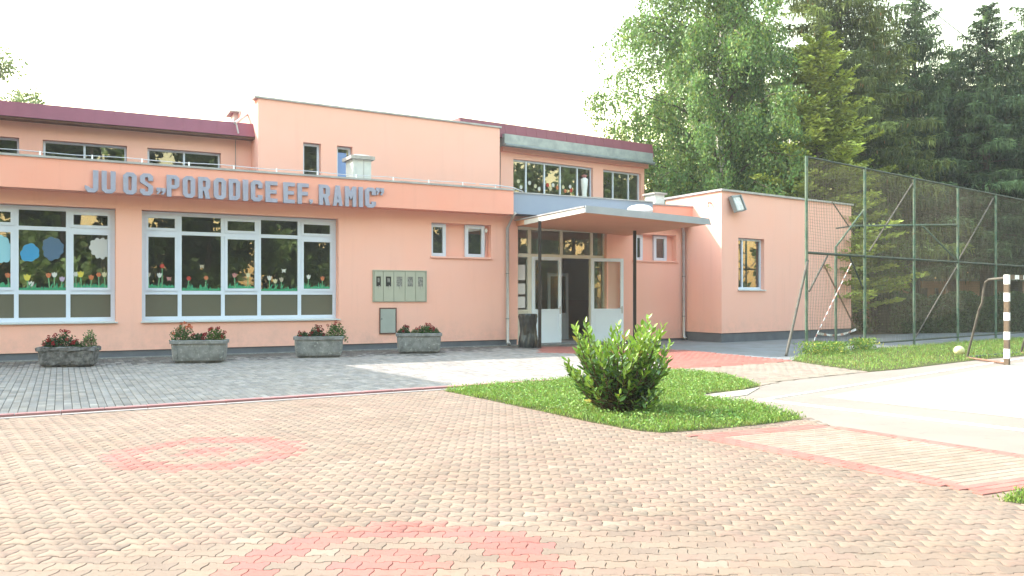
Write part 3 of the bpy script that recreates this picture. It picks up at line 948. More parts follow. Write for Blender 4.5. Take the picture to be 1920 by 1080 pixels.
# upper storeys ---------------------------------------------------------
UL = Plane(MAIN.p - N1 * 3.3, vp=3950)
CB = Plane(MAIN.p - N1 * 3.0, vp=3480)
KW = Plane(MAIN.p - N1 * 3.3, vp=3230)
zlow = zf1 - .125
# left upper storey with strip windows
ua, ub = UL.u(-200), UL.u(479)
zt = UL.z(240, 236); 
wops, wl = [], []
for (a, b, mlist) in ((-140, 36, (-50,)), (80, 238, (158.5,)), (276.5, 414, (345,))):
    pa, pb = UL.u(a), UL.u(b); pm = (max(a, 40) + b) / 2
    z1_ = UL.z(158, 267.5)
    wops.append((pa, pb, z1_ - 1.15, z1_)); wl.append((pa, pb, z1_ - 1.15, z1_, [UL.u(m, -.15) for m in mlist]))
wall_mb(UL, 0, ua, ub, zlow, zt + .25, wops, .2).build('wall', 'plaster', school)
for (a, b, c, d, ms) in wl:
    window(UL, -.15, a + .005, b - .005, c, d - .005, ms, [], .05, .06, 'white', school, (), 'glass')
    room(UL, a - .3, b + .3, c - .4, d + .4, -.23, 5)
# maroon roof edge: a steep sheet apron with standing seams
zr_b, zr_t = UL.z(237, 236, .45), UL.z(237, 210.5, .2)
mb = MB()
mb.hexa([UL.P(ua, zr_b, .45), UL.P(ub + .12, zr_b, .45), UL.P(ub + .12, zr_b, -.2), UL.P(ua, zr_b, -.2),
         UL.P(ua, zr_t, .22), UL.P(ub + .12, zr_t, .22), UL.P(ub + .12, zr_t, -.3), UL.P(ua, zr_t, -.3)])
n = int((ub - ua) / .42)
for i in range(n):
    u = ua + .42 * i
    mb.hexa([UL.P(u, zr_b, .455), UL.P(u + .014, zr_b, .455), UL.P(u + .014, zr_b, .44), UL.P(u, zr_b, .44),
             UL.P(u, zr_t + .012, .224), UL.P(u + .014, zr_t + .012, .224), UL.P(u + .014, zr_t + .012, .1), UL.P(u, zr_t + .012, .1)])
mb.build('roof_edge', 'maroon', school)
MB().pbox(UL, ua, ub + .1, zr_b - .055, zr_b - .002, .1, .41).build('eaves_board', 'browntrim', school)
MB().quad(UL.P(ua, zr_t - .01, .2), UL.P(ub + .1, zr_t - .01, .2), UL.P(ub + .1, zr_t - .01, -9), UL.P(ua, zr_t - .01, -9)).build('roof', 'maroon', school)
MB().pbox(UL, ub - .06, ub + .0, zlow, zr_b - .06, .0, .07).build('downspout', 'browntrim', school)
# wire hanging from the roof edge
MB().tube([UL.P(UL.u(443, .47), UL.z(443, 232, .47), .47), UL.P(UL.u(447, .48), UL.z(447, 250, .48), .48)], .022, 6).build('conductor', 'rod', school)
MB().tube([UL.P(UL.u(441.5, .03), zr_b - .05, .03), UL.P(UL.u(442, .05), zlow, .03)], .008, 5).build('conductor', 'gutter', school)
# centre block
ca_, cb_ = CB.u(484), CB.u(937)
zct = CB.z(710, 212)
c1w = (CB.u(568.5), CB.u(602), CB.z(585, 331) - .3, CB.z(585, 268)); c2w = (CB.u(632), CB.u(661), CB.z(645, 336) - .3, CB.z(645, 274))
mb = wall_mb(CB, 0, ca_, cb_, zlow, zct, [c1w, c2w], .2)
mb.quad(CB.P(ca_, zlow, 0), CB.P(ca_, zct, 0), CB.P(ca_, zct, -7), CB.P(ca_, zlow, -7))
mb.quad(CB.P(cb_, zlow, 0), CB.P(cb_, zlow, -7), CB.P(cb_, zct, -7), CB.P(cb_, zct, 0))
mb.build('wall', 'plaster', school)
MB().pbox(CB, ca_ - .1, cb_ + .05, zct, zct + .05, -.4, .05).build('parapet_cap', 'cap', school)
MB().quad(CB.P(ca_, zct - .1, 0), CB.P(cb_, zct - .1, 0), CB.P(cb_, zct - .1, -7), CB.P(ca_, zct - .1, -7)).build('roof', 'gutter', school)
window(CB, -.14, c1w[0] + .01, c1w[1] - .01, c1w[2], c1w[3] - .01, [], [], .06, .06, 'white', school, (), 'glass')
room(CB, c1w[0] - .3, c1w[1] + .25, c1w[2] - .3, c1w[3] + .3, -.21, 4)
w, _ = window(CB, -.14, c2w[0] + .01, c2w[1] - .01, c2w[2], c2w[3] - .01, [], [], .06, .06, 'white', school, (), 'glass')
MB().pbox(CB, c2w[0] + .07, c2w[1] - .13, c2w[2], c2w[3] - .17, -.17, -.145).build('blind', 'bluepanel', w)['label'] = 'blue blind'
room(CB, c2w[0] - .25, c2w[1] + .25, c2w[2] - .3, c2w[3] + .3, -.21, 4)
# the raised hall with the clerestory windows
ka, kb = KW.u(938.5), KW.u(1208)
kzb = KW.z(1050, 287.5, .35)                       # underside of the zinc edge
k1 = (KW.u(962.5), KW.u(1112), zlow, KW.z(1040, 306.5)); k2 = (KW.u(1131), KW.u(1202), zlow, KW.z(1165, 321.5))
mb = wall_mb(KW, 0, ka, kb, zlow - .05, kzb + .3, [k1, k2], .16)
mb.quad(KW.P(kb, zlow - 4.2, 0), KW.P(kb, zlow - 4.2, -5), KW.P(kb, kzb + .3, -5), KW.P(kb, kzb + .3, 0))
mb.build('wall', 'plaster', school)
window(KW, -.1, k1[0] + .005, k1[1] - .005, k1[2], k1[3] - .005, [KW.u(p_, -.1) for p_ in (986.5, 1021, 1050.5, 1082.5)], [], .055, .06, 'white', school, (), 'glass')
window(KW, -.1, k2[0] + .005, k2[1] - .005, k2[2], k2[3] - .005, [KW.u(p_, -.1) for p_ in (1149.5, 1178.5)], [], .055, .06, 'white', school, (), 'glass')
room(KW, ka + .1, kb - .1, zlow - .2, kzb + .2, -.17, 4.5)
ket = KW.z(1050, 264, .35)
mb = MB()
mb.pbox(KW, ka - .06, kb + .12, kzb + .06, ket, -.3, .33)
mb.build('eaves_sheet', 'eave', school)
MB().tube([KW.P(ka - .08, kzb + .05, .40), KW.P(kb + .14, kzb + .05, .38)], .055, 10).build('gutter', 'gutter', school)
MB().pbox(KW, ka + .02, kb + .1, kzb - .10, kzb + .055, -.05, .12).build('eaves_board', 'plaster_deep', school)
k_rt = KW.z(1050, 246.5, .12); kl_ = KW.u(862, .1)
mb = MB()
mb.hexa([KW.P(kl_, ket - .1, .20), KW.P(kb + .3, ket - .1, .20), KW.P(kb + .3, ket - .1, -.4), KW.P(kl_, ket - .1, -.4),
         KW.P(kl_, k_rt, .10), KW.P(kb + .3, k_rt, .10), KW.P(kb + .3, k_rt, -.4), KW.P(kl_, k_rt, -.4)])
for i in range(int((kb - kl_) / .42)):
    u = kl_ + .42 * i
    mb.hexa([KW.P(u, ket, .188), KW.P(u + .014, ket, .188), KW.P(u + .014, ket, .15), KW.P(u, ket, .15),
             KW.P(u, k_rt + .012, .104), KW.P(u + .014, k_rt + .012, .104), KW.P(u + .014, k_rt + .012, .02), KW.P(u, k_rt + .012, .02)])
mb.build('roof_edge', 'maroon', school)
MB().quad(KW.P(kl_, k_rt - .02, .1), KW.P(kb + .3, k_rt - .02, .1), KW.P(kb + .3, k_rt - .02, -5), KW.P(kl_, k_rt - .02, -5)).build('roof', 'maroon', school)

# tall wing standing left of the picture; its shadow lies over the footpath
TC = Vector((-12.05, 16.22))
HP = Plane(TC, d=(math.cos(R(34)), math.sin(R(34))))
mb = MB()
mb.pbox(HP, -9, 0, 0, 9.4, -12, 0)
mb.build('wall', 'plaster', school)
MB().pbox(HP, -9.1, .1, 9.4, 9.5, -12.1, .1).build('parapet_cap', 'cap', school)

# annex on the right ------------------------------------------------------
rc = G(1353, 642)
RF = Plane((rc.x, rc.y), vp=3080)
RSd = Vector((-N1.x, -N1.y)).normalized()          # its left side runs back at right angles to the main front
RS = Plane((rc.x, rc.y), d=-RSd)                   # u negative = backwards
ztR = RF.z(1353, 354.7 + 3); zpR = RF.z(1353, 625)
ruR = RF.u(1596)
rw = (RF.u(1384.5), RF.u(1433), RF.z(1408, 544), RF.z(1408, 447))
mb = wall_mb(RF, 0, 0, ruR, zpR, ztR, [rw], .2)
mb.quad(RS.P(0, zpR, 0), RS.P(0, ztR, 0), RS.P(-2.6, ztR, 0), RS.P(-2.6, zpR, 0))
mb.quad(RF.P(ruR, zpR, 0), RF.P(ruR, zpR, -4), RF.P(ruR, ztR, -4), RF.P(ruR, ztR, 0))
mb.quad(RF.P(ruR, zpR, -4), RF.P(0, zpR, -4), RF.P(0, ztR, -4), RF.P(ruR, ztR, -4))
mb.build('wall', 'plaster', school)
b0 = RF.P(ruR, 0, -.03); b1 = RF.P(ruR - .03, 0, -3.9); b2 = RS.P(-2.6, 0, -.03); b3 = RF.P(.03, 0, -.03) 
MB().poly_prism([(b3.x, b3.y), (RF.P(ruR - .03, 0, -.03).x, RF.P(ruR - .03, 0, -.03).y), (b1.x, b1.y), (b2.x, b2.y)], -.1, zpR).build('plinth', 'plinth', school)
cp = [RF.P(-.06, 0, .06), RF.P(ruR + .06, 0, .06), RF.P(ruR + .06, 0, -4.05), RS.P(-2.66, 0, .06)]
MB().poly_prism([(p.x, p.y) for p in cp], ztR, ztR + .06).build('parapet_cap', 'cap', school)
w, _ = window(RF, -.12, rw[0] + .01, rw[1] - .01, rw[2] + .03, rw[3] - .01, [RF.u(1392, -.12)], [], .06, .06, 'white', school, (), 'glass', (), (rw[0] - .03, rw[1] + .05, rw[2] + .032, .05))
# the tilted-in sash
sa, sb = RF.u(1391, -.1), RF.u(1419, -.1)
room(RF, rw[0] - .3, rw[1] + .3, rw[2] - .4, rw[3] + .3, -.19, 2.5)

# entrance: frame, door leaves, hall behind --------------------------------
EZ0 = .02
def ez(py): return MAIN.z(1050, py, EO)
fr_l, fr_r = ea + .01, eb - .005
c_side, c_mid, c_r = MAIN.u(993.2, EO), MAIN.u(1053.0, EO), MAIN.u(1109.5, EO)
z_tr = ez(479.5); zT = ez(428.5)
mb = MB()
fw = .085
o0, o1 = EO - .09, EO
mb.pbox(MAIN, fr_l, fr_l + fw * .6, EZ0, zT, o0, o1); mb.pbox(MAIN, fr_r - fw * .6, fr_r, EZ0, zT, o0, o1)
mb.pbox(MAIN, fr_l + fw * .6, fr_r - fw * .6, zT - fw, zT, o0, o1)
mb.pbox(MAIN, fr_l + fw * .6, fr_r - fw * .6, z_tr - fw * .8, z_tr + fw * .4, o0, o1 - .005)
mb.pbox(MAIN, c_side - fw * .75, c_side + fw * .75, EZ0, z_tr - fw * .8, o0, o1 - .003)
mb.pbox(MAIN, c_side - fw * .6, c_side + fw * .6, z_tr + fw * .4, zT - fw, o0, o1 - .003)
mb.pbox(MAIN, c_mid - fw * .5, c_mid + fw * .5, z_tr + fw * .4, zT - fw, o0, o1 - .003)
mb.pbox(MAIN, c_r - fw * .55, c_r + fw * .55, EZ0, z_tr - fw * .8, o0, o1 - .003)
mb.pbox(MAIN, c_r - fw * .55, c_r + fw * .55, z_tr + fw * .4, zT - fw, o0, o1 - .003)
z_sl = ez(580)
mb.pbox(MAIN, fr_l + fw * .6, c_side - fw * .75, z_sl - .06, z_sl, o0, o1 - .004)
mb.pbox(MAIN, fr_l + fw * .6, c_side - fw * .75, EZ0, z_sl - .06, o0 + .02, o1 - .02)
mb.pbox(MAIN, c_r + fw * .55, fr_r - fw * .6, z_sl - .06, z_sl, o0, o1 - .004)
mb.pbox(MAIN, c_r + fw * .55, fr_r - fw * .6, EZ0, z_sl - .06, o0 + .02, o1 - .02)
entry = mb.build('entrance_frame', 'white_warm', school)
def pane(a, b, c, d, off, parent, mat='glass'):
    return MB().quad(MAIN.P(a, c, off), MAIN.P(b, c, off), MAIN.P(b, d, off), MAIN.P(a, d, off)).build('pane', mat, parent)
for (a, b) in ((fr_l + fw * .6, c_side - fw * .6), (c_side + fw * .6, c_mid - fw * .5), (c_mid + fw * .5, c_r - fw * .55), (c_r + fw * .55, fr_r - fw * .6)):
    pane(a, b, z_tr + fw * .4, zT - fw, EO - .04, entry)
pane(fr_l + fw * .6, c_side - fw * .75, z_sl, z_tr - fw * .8, EO - .04, entry, 'glass_clear')
pane(c_r + fw * .55, fr_r - fw * .6, z_sl, z_tr - fw * .8, EO - .04, entry)
# sheets of paper taped in the left side light
for k_, (y0, y1) in enumerate(((498, 526), (532, 552), (556, 577))):
    MB().pbox(MAIN, fr_l + fw * .7, c_side - fw * 1.6, ez(y1), ez(y0), EO - .032, EO - .028).build('notice', 'paper', entry)['label'] = 'white notice sheet'

def leaf(hinge_u, width, ang, right, label, z1, zg):
    """a door leaf hinged at hinge_u: white lower panel, glass above; ang = how far it is swung outwards"""
    base = MAIN.P(hinge_u, 0, EO - .02)
    sgn = -1 if right else 1
    th0 = math.atan2(D1.y, D1.x)
    d = Vector((math.cos(th0), math.sin(th0))) * sgn
    rot = Matrix.Rotation(ang * (-sgn if not right else 1), 2)
    d = rot @ d
    dp = Plane((base.x, base.y), d=d)
    if dp.n.dot(N1) < 0 and abs(ang) < R(90): pass
    t = .05
    mb = MB(); s = .095
    mb.pbox(dp, 0, s, EZ0 + .012, z1, 0, t); mb.pbox(dp, width - s, width, EZ0 + .012, z1, 0, t)
    mb.pbox(dp, s, width - s, z1 - s, z1, 0, t); mb.pbox(dp, s, width - s, zg - s * .7, zg, 0, t)
    mb.pbox(dp, s, width - s, EZ0 + .012, EZ0 + .2, 0, t)
    fr_ = mb.build('door', 'door_panel', school)
    fr_['label'] = label
    pm = MB()
    pm.pbox(dp, s, width - s, EZ0 + .2, zg - s * .7, .012, t - .012)
    a, b, c, e = s + .045, width - s - .045, EZ0 + .25, zg - s * .7 - .05
    for (q, w_, x, y) in ((a, a + .012, c, e), (b - .012, b, c, e), (a + .012, b - .012, c, c + .012), (a + .012, b - .012, e - .012, e)):
        pm.pbox(dp, q, w_, x, y, .006, t - .006)
    pm.build('panel', 'door_panel', fr_)
    MB().quad(dp.P(s, zg, t / 2), dp.P(width - s, zg, t / 2), dp.P(width - s, z1 - s, t / 2), dp.P(s, z1 - s, t / 2)).build('pane', 'glass_clear', fr_)
    hm = MB()
    zh = 1.02
    for side_ in (-1, 1):
        o_a, o_b = (t, t + .05) if side_ > 0 else (0, -.05)
        hm.tube([dp.P(width - s * .5, zh, o_a), dp.P(width - s * .5, zh, o_b), dp.P(width - s * .5 - .11, zh, o_b)], .011, 8)
        hm.pbox(dp, width - s * .5 - .02, width - s * .5 + .02, zh - .16, zh + .06, min(o_a, o_a + side_ * .006), max(o_a, o_a + side_ * .006))
    hm.build('handle', 'downspout', fr_)
    return fr_
zdoor = ez(482.5)
zgl = MAIN.z(1025, 579.5, EO)
lw = c_mid - (c_side + fw * .8)
leaf(c_side + fw * .8, lw, R(-2), False, 'closed left door leaf', zdoor, zgl)
leaf(c_r - fw * .3, lw * 1.04, R(168), True, 'right door leaf swung wide open', zdoor, zgl)
# hall behind the entrance
hall = MB()
ha, hb, hk, hz = fr_l - 1.2, fr_r + 1.2, EO - 4.2, zT + .25
hall.quad(MAIN.P(ha, 1.25, hk), MAIN.P(hb, 1.25, hk), MAIN.P(hb, hz, hk), MAIN.P(ha, hz, hk))
hall.quad(MAIN.P(ha, 0, hk), MAIN.P(hb, 0, hk), MAIN.P(hb, 1.25, hk), MAIN.P(ha, 1.25, hk), 1)
for u in (ha, hb):
    hall.quad(MAIN.P(u, 1.25, EO - .1), MAIN.P(u, 1.25, hk), MAIN.P(u, hz, hk), MAIN.P(u, hz, EO - .1))
    hall.quad(MAIN.P(u, 0, EO - .1), MAIN.P(u, 0, hk), MAIN.P(u, 1.25, hk), MAIN.P(u, 1.25, EO - .1), 1)
hall.quad(MAIN.P(ha, .015, EO - .1), MAIN.P(hb, .015, EO - .1), MAIN.P(hb, .015, hk), MAIN.P(ha, .015, hk))
hall.quad(MAIN.P(ha, hz, EO - .1), MAIN.P(hb, hz, EO - .1), MAIN.P(hb, hz, hk), MAIN.P(ha, hz, hk))
hall.build('room', ['roomdark', 'dado'], school, fix=False)
# inner glazed door, wall panels and pictures seen through the opening
ui = MAIN.u(1066, EO - 1.6)
inn = MB()
inn.pbox(MAIN, ui - .75, ui - .66, .03, 2.1, EO - 1.66, EO - 1.6); inn.pbox(MAIN, ui - .09, ui, .03, 2.1, EO - 1.66, EO - 1.6)
inn.pbox(MAIN, ui - .66, ui - .09, 2.0, 2.1, EO - 1.66, EO - 1.6); inn.pbox(MAIN, ui - .66, ui - .09, .03, .85, EO - 1.65, EO - 1.61)
ind = inn.build('inner_door', 'door_panel', school)
pane(ui - .66, ui - .09, .85, 2.0, EO - 1.63, ind)
for (p0, p1, q0_, q1_, mt_) in ((1070, 1083, 530, 552, 'skin_dark'), (1086, 1098, 522, 556, 'paper'), (1088, 1096, 527, 538, 'skin_dark'), (1099, 1110, 525, 545, 'skin_dark')):
    off_ = hk + (.02 if mt_ == 'paper' else .03)
    MB().pbox(MAIN, MAIN.u(p0, off_), MAIN.u(p1, off_), MAIN.z(1085, q1_, off_), MAIN.z(1085, q0_, off_), hk + .002, off_).build('wall_picture', mt_, school)
MB().pbox(MAIN, fr_l, fr_r, -.02, .02, EO - .2, .32).build('doorstep', 'concrete', school)

# canopy ----------------------------------------------------------------
cq = {}
cwa = MAIN.P(MAIN.u(968), 0, 0)
cL0 = Vector((cwa.x, cwa.y))
cLf = cL0 + Vector(N1) * 3.5
zc_f, zc_b, zc_r = MAIN.z(968, 557, 0), 0, 0
ZL_f = H + (HY - 386.5) / F * cLf.y
cR0 = cL0 + Vector(D1) * 3.86; cRf = cR0 + Vector(N1) * 3.5
ZR_f = H + (HY - 410.5) / F * cRf.y
ZL_b = ZL_f - .07; ZR_b = ZR_f - .07
tk = .15
def cc(p, z): return (p.x, p.y, z)
MB().hexa([cc(cLf, ZL_f - tk), cc(cRf, ZR_f - tk), cc(cR0, ZR_b - tk), cc(cL0, ZL_b - tk), cc(cLf, ZL_f - .012), cc(cRf, ZR_f - .012), cc(cR0, ZR_b - .012), cc(cL0, ZL_b - .012)]).build('canopy', 'soffit', school)
cano = school.children[-1]
cano = [o for o in school.children if o.name.startswith('canopy')][0]
g_ = .006
pF = Plane((cLf.x, cLf.y), d=(cRf - cLf))
lenF = (cRf - cLf).length
MB().hexa([cc(cLf + Vector(N1) * .03 - Vector(D1) * .03, ZL_f - tk - .01), cc(cRf + Vector(N1) * .03 + Vector(D1) * .12, ZR_f - tk - .01), cc(cRf + Vector(N1) * g_ + Vector(D1) * .12, ZR_f - tk - .01), cc(cLf + Vector(N1) * g_ - Vector(D1) * .03, ZL_f - tk - .01),
           cc(cLf + Vector(N1) * .05 - Vector(D1) * .03, ZL_f + .012), cc(cRf + Vector(N1) * .05 + Vector(D1) * .03, ZR_f + .012), cc(cRf + Vector(N1) * g_ + Vector(D1) * .03, ZR_f + .012), cc(cLf + Vector(N1) * g_ - Vector(D1) * .03, ZL_f + .012)]).build('edge_sheet', 'canopyedge', cano)
MB().hexa([cc(cLf - Vector(D1) * .04, ZL_f - tk - .005), cc(cLf - Vector(D1) * g_, ZL_f - tk - .005), cc(cL0 - Vector(D1) * g_ + Vector(N1) * .52, ZL_b - tk - .005), cc(cL0 - Vector(D1) * .04 + Vector(N1) * .52, ZL_b - tk - .005),
           cc(cLf - Vector(D1) * .04, ZL_f - .03), cc(cLf - Vector(D1) * g_, ZL_f - .03), cc(cL0 - Vector(D1) * g_ + Vector(N1) * .52, ZL_b - .03), cc(cL0 - Vector(D1) * .04 + Vector(N1) * .52, ZL_b - .03)]).build('side_board', 'canopyside', cano)
MB().hexa([cc(cLf - Vector(D1) * .06, ZL_f - .028), cc(cRf + Vector(D1) * .04, ZR_f - .028), cc(cR0 + Vector(D1) * .04, ZR_b - .01), cc(cL0 - Vector(D1) * .06, ZL_b - .01),
           cc(cLf - Vector(D1) * .06, ZL_f + .008), cc(cRf + Vector(D1) * .04, ZR_f + .008), cc(cR0 + Vector(D1) * .04, ZR_b + .02), cc(cL0 - Vector(D1) * .06, ZL_b + .02)]).build('roof_sheet', 'cap', cano)
for (px, py, zt_) in ((1012, 652.5, ZL_f - tk - .0), (1190, 646.5, ZR_f - tk)):
    p = G(px, py)
    MB().box((p.x - .042, p.y - .042, -.02), (p.x + .042, p.y + .042, zt_ - .05)).build('post', 'post', school)
# downspouts
def spout(px, y_top, y_bot, off=.09, elbow=None, plane=MAIN, label=None):
    u = plane.u(px, off); zt_ = plane.z(px, y_top, off); zb_ = .12
    pts = []
    if elbow:
        eu, ez_, eo = elbow
        pts += [plane.P(eu, ez_, eo), plane.P(eu + (u - eu) * .35, ez_ - .08, eo + (off - eo) * .3)]
    pts += [plane.P(u, zt_, off), plane.P(u, .16, off), plane.P(u, .1, off + .03), plane.P(u, .05, off + .1)]
    d_ = MB().tube(pts, .048, 10).build('downspout', 'downspout', school, smooth=True)
    for zz in (.75, 2.0):
        MB().tube([plane.P(u, zz - .012, off), plane.P(u, zz + .012, off)], .056, 10).build('clamp', 'gutter', d_)
spout(951.5, 428, 648, .09, (MAIN.u(966, .48), zf0 + .05, .48))
spout(1282, 436, 637, .09, (MAIN.u(1276, .35), zf0 + .02, .36))

# roof furniture: chimneys, dome, lightning wire
def chimney(pl, off, px0, px1, y_top, cap_over, y_cap, dep, mat='chimney', zb=None):
    a, b = pl.u(px0, off), pl.u(px1, off)
    z1_ = pl.z((px0 + px1) / 2, y_cap, off)
    z2_ = pl.z((px0 + px1) / 2, y_top, off)
    c_ = MB().pbox(pl, a, b, zb if zb is not None else zlow, z1_, off - dep, off).build('chimney', mat, school)
    mb = MB()
    k = cap_over
    mb.hexa([pl.P(a - k, z1_, off + k), pl.P(b + k, z1_, off + k), pl.P(b + k, z1_, off - dep - k), pl.P(a - k, z1_, off - dep - k),
             pl.P(a - k, z1_ + (z2_ - z1_) * .6, off + k), pl.P(b + k, z1_ + (z2_ - z1_) * .6, off + k), pl.P(b + k, z1_ + (z2_ - z1_) * .6, off - dep - k), pl.P(a - k, z1_ + (z2_ - z1_) * .6, off - dep - k)])
    mb.hexa([pl.P(a - k * .6, z1_ + (z2_ - z1_) * .6, off + k * .6), pl.P(b + k * .6, z1_ + (z2_ - z1_) * .6, off + k * .6), pl.P(b + k * .6, z1_ + (z2_ - z1_) * .6, off - dep - k * .6), pl.P(a - k * .6, z1_ + (z2_ - z1_) * .6, off - dep - k * .6),
             pl.P(a + .1, z2_, off - .1), pl.P(b - .1, z2_, off - .1), pl.P(b - .1, z2_, off - dep + .1), pl.P(a + .1, z2_, off - dep + .1)])
    mb.build('chimney_cap', 'chimcap', c_)
    return c_, a, b, z1_
c_, a, b, zc = chimney(MAIN, -.7, 662, 696, 288.5, .08, 299, .62)
MB().pbox(MAIN, a + (b - a) * .56, a + (b - a) * .60, zc - .55, zc + .1, -.7, -.685).build('conductor', 'rod', c_)
MB().pbox(MAIN, a - .006, b + .006, zc - .62, zc - .59, -1.326, -.694).build('joint', 'eave', c_)
chimney(MAIN, -.2, 1228, 1246, 359.5, .06, 364.5, .5)
chimney(UL, -1.5, 438, 470, 208, .12, 213, .6, zb=zr_t - .05)
MB().tube([UL.P(UL.u(449.5, -1.2), UL.z(449.5, 215, -1.2), -1.2), UL.P(UL.u(449.5, -1.2), UL.z(449.5, 191, -1.2), -1.2)], .02, 6).build('lightning_rod', 'rod', school)
# small roof ladder and gable bits beside the centre block
MB().tube([UL.P(UL.u(441, .3), UL.z(441, 231, .3), .3), UL.P(UL.u(468, -.5), UL.z(468, 211, -.5), -.5), UL.P(UL.u(476, -1), UL.z(476, 209, -1), -1)], .04, 6).build('conductor', 'downspout', school)
MB().pbox(UL, UL.u(472, -.6), UL.u(483, -.6), zr_t - .05, UL.z(478, 211, -.6), -1.2, -.6).build('wall', 'plaster', school)
MB().pbox(UL, UL.u(471, -.6), UL.u(484, -.6), UL.z(478, 211, -.6), UL.z(478, 208.5, -.6), -1.2, -.55).build('parapet_cap', 'cap', school)
# dome
dc = MAIN.P(MAIN.u(1200, 1.4), 0, 1.4)
dz = H + (HY - 396) / F * dc.y
prof = [(.36, 0), (.37, .05), (.35, .11), (.28, .16), (.16, .19), (.03, .2)]
MB().lathe(prof, (dc.x, dc.y, dz - .02), 18).build('skylight', 'dome', school, smooth=True)
# lightning wire on the parapet with its holders
zw = zf1 + .045
wire = MB()
pw = [MAIN.P(u, zw + .10 + .012 * math.sin(u * 3.1), .3) for u in np.arange(uL, MAIN.u(900), .5)]
wire.tube(pw, .009, 5)
wire.tube([MAIN.P(MAIN.u(890), zw + .10, .3), MAIN.P(MAIN.u(925), zw + .09, .34), MAIN.P(MAIN.u(948), zw + .05, .42), MAIN.P(MAIN.u(962), zw - .06, .56)], .016, 5)
wire.build('lightning_wire', 'rod', school)
hold = bpy.data.objects
hm = None
for i, u in enumerate(np.arange(uL + .4, MAIN.u(940), .98)):
    q = MAIN.P(u, zw, .3)
    if hm is None:
        mbh = MB(); mbh.box((-.03, -.03, 0), (.03, .03, .03)); mbh.box((-.012, -.012, .03), (.012, .012, .12))
        ho = mbh.build('wire_holder', 'dome', school); hm = ho
    else:
        ho = hm.copy(); COL.objects.link(ho); ho.parent = school
    ho.location = q
    ho.rotation_euler.z = random.uniform(-.3, .3)

# ------------------------------------------------------------------ lettering on the fascia
sign = thing('school_sign', 'large grey-blue raised letters spelling the school name on the orange fascia', 'sign', MAIN.P(MAIN.u(430, OV), zf0, OV))
GL = {
 'J': [[(.62, 1), (1, 1), (1, .14), (.76, 0), (.22, 0), (0, .16), (0, .30), (.30, .24), (.40, .17), (.58, .17), (.62, .2)]],
 'U': [[(0, 1), (0, .14), (.26, 0), (.74, 0), (1, .14), (1, 1), (.66, 1), (.66, .2), (.6, .16), (.4, .16), (.34, .2), (.34, 1)]],
 'O': [[(0, .14), (.26, 0), (.74, 0), (1, .14), (1, .86), (.74, 1), (.26, 1), (0, .86)], [(.36, .21), (.42, .17), (.58, .17), (.64, .21), (.64, .79), (.58, .83), (.42, .83), (.36, .79)]],
 'S': [[(1, .68), (1, .87), (.75, 1), (.25, 1), (0, .87), (0, .60), (.64, .37), (.64, .2), (.58, .16), (.4, .16), (.36, .2), (.36, .28), (0, .28), (0, .13), (.25, 0), (.75, 0), (1, .13), (1, .43), (.36, .66), (.36, .8), (.42, .84), (.58, .84), (.64, .8), (.64, .68)]],
 'P': [[(0, 0), (.36, 0), (.36, .38), (.75, .38), (1, .5), (1, .87), (.75, 1), (0, 1)], [(.36, .54), (.36, .84), (.6, .84), (.64, .8), (.64, .58), (.6, .54)]],
 'R': [[(0, 0), (.36, 0), (.36, .36), (.46, .36), (.62, 0), (1, 0), (.82, .41), (1, .52), (1, .87), (.75, 1), (0, 1)], [(.36, .54), (.36, .84), (.6, .84), (.64, .8), (.64, .58), (.6, .54)]],
 'D': [[(0, 0), (.72, 0), (1, .14), (1, .86), (.72, 1), (0, 1)], [(.36, .17), (.36, .83), (.58, .83), (.64, .78), (.64, .22), (.58, .17)]],
 'I': [[(0, 0), (1, 0), (1, 1), (0, 1)]],
 'C': [[(1, .64), (1, .87), (.75, 1), (.25, 1), (0, .87), (0, .13), (.25, 0), (.75, 0), (1, .13), (1, .30), (.64, .30), (.64, .2), (.58, .17), (.42, .17), (.36, .2), (.36, .8), (.42, .83), (.58, .83), (.64, .8), (.64, .64)]],
 'E': [[(0, 0), (1, 0), (1, .17), (.38, .17), (.38, .42), (.92, .42), (.92, .59), (.38, .59), (.38, .83), (1, .83), (1, 1), (0, 1)]],
 'F': [[(0, 0), (.38, 0), (.38, .42), (.92, .42), (.92, .59), (.38, .59), (.38, .83), (1, .83), (1, 1), (0, 1)]],
 'A': [[(0, 0), (.34, 0), (.38, .16), (.62, .16), (.66, 0), (1, 0), (.7, 1), (.3, 1)], [(.43, .32), (.57, .32), (.5, .68)]],
 'M': [[(0, 0), (.32, 0), (.32, .55), (.5, .34), (.68, .55), (.68, 0), (1, 0), (1, 1), (.72, 1), (.5, .72), (.28, 1), (0, 1)]],
 ',': [[(.1, 1), (.95, 1), (.95, .5), (.45, 0), (.1, .1), (.5, .5), (.1, .5)]],
 '.': [[(.1, .95), (.95, .95), (.95, .4), (.5, 0), (.2, .1), (.5, .4), (.1, .4)]],
}
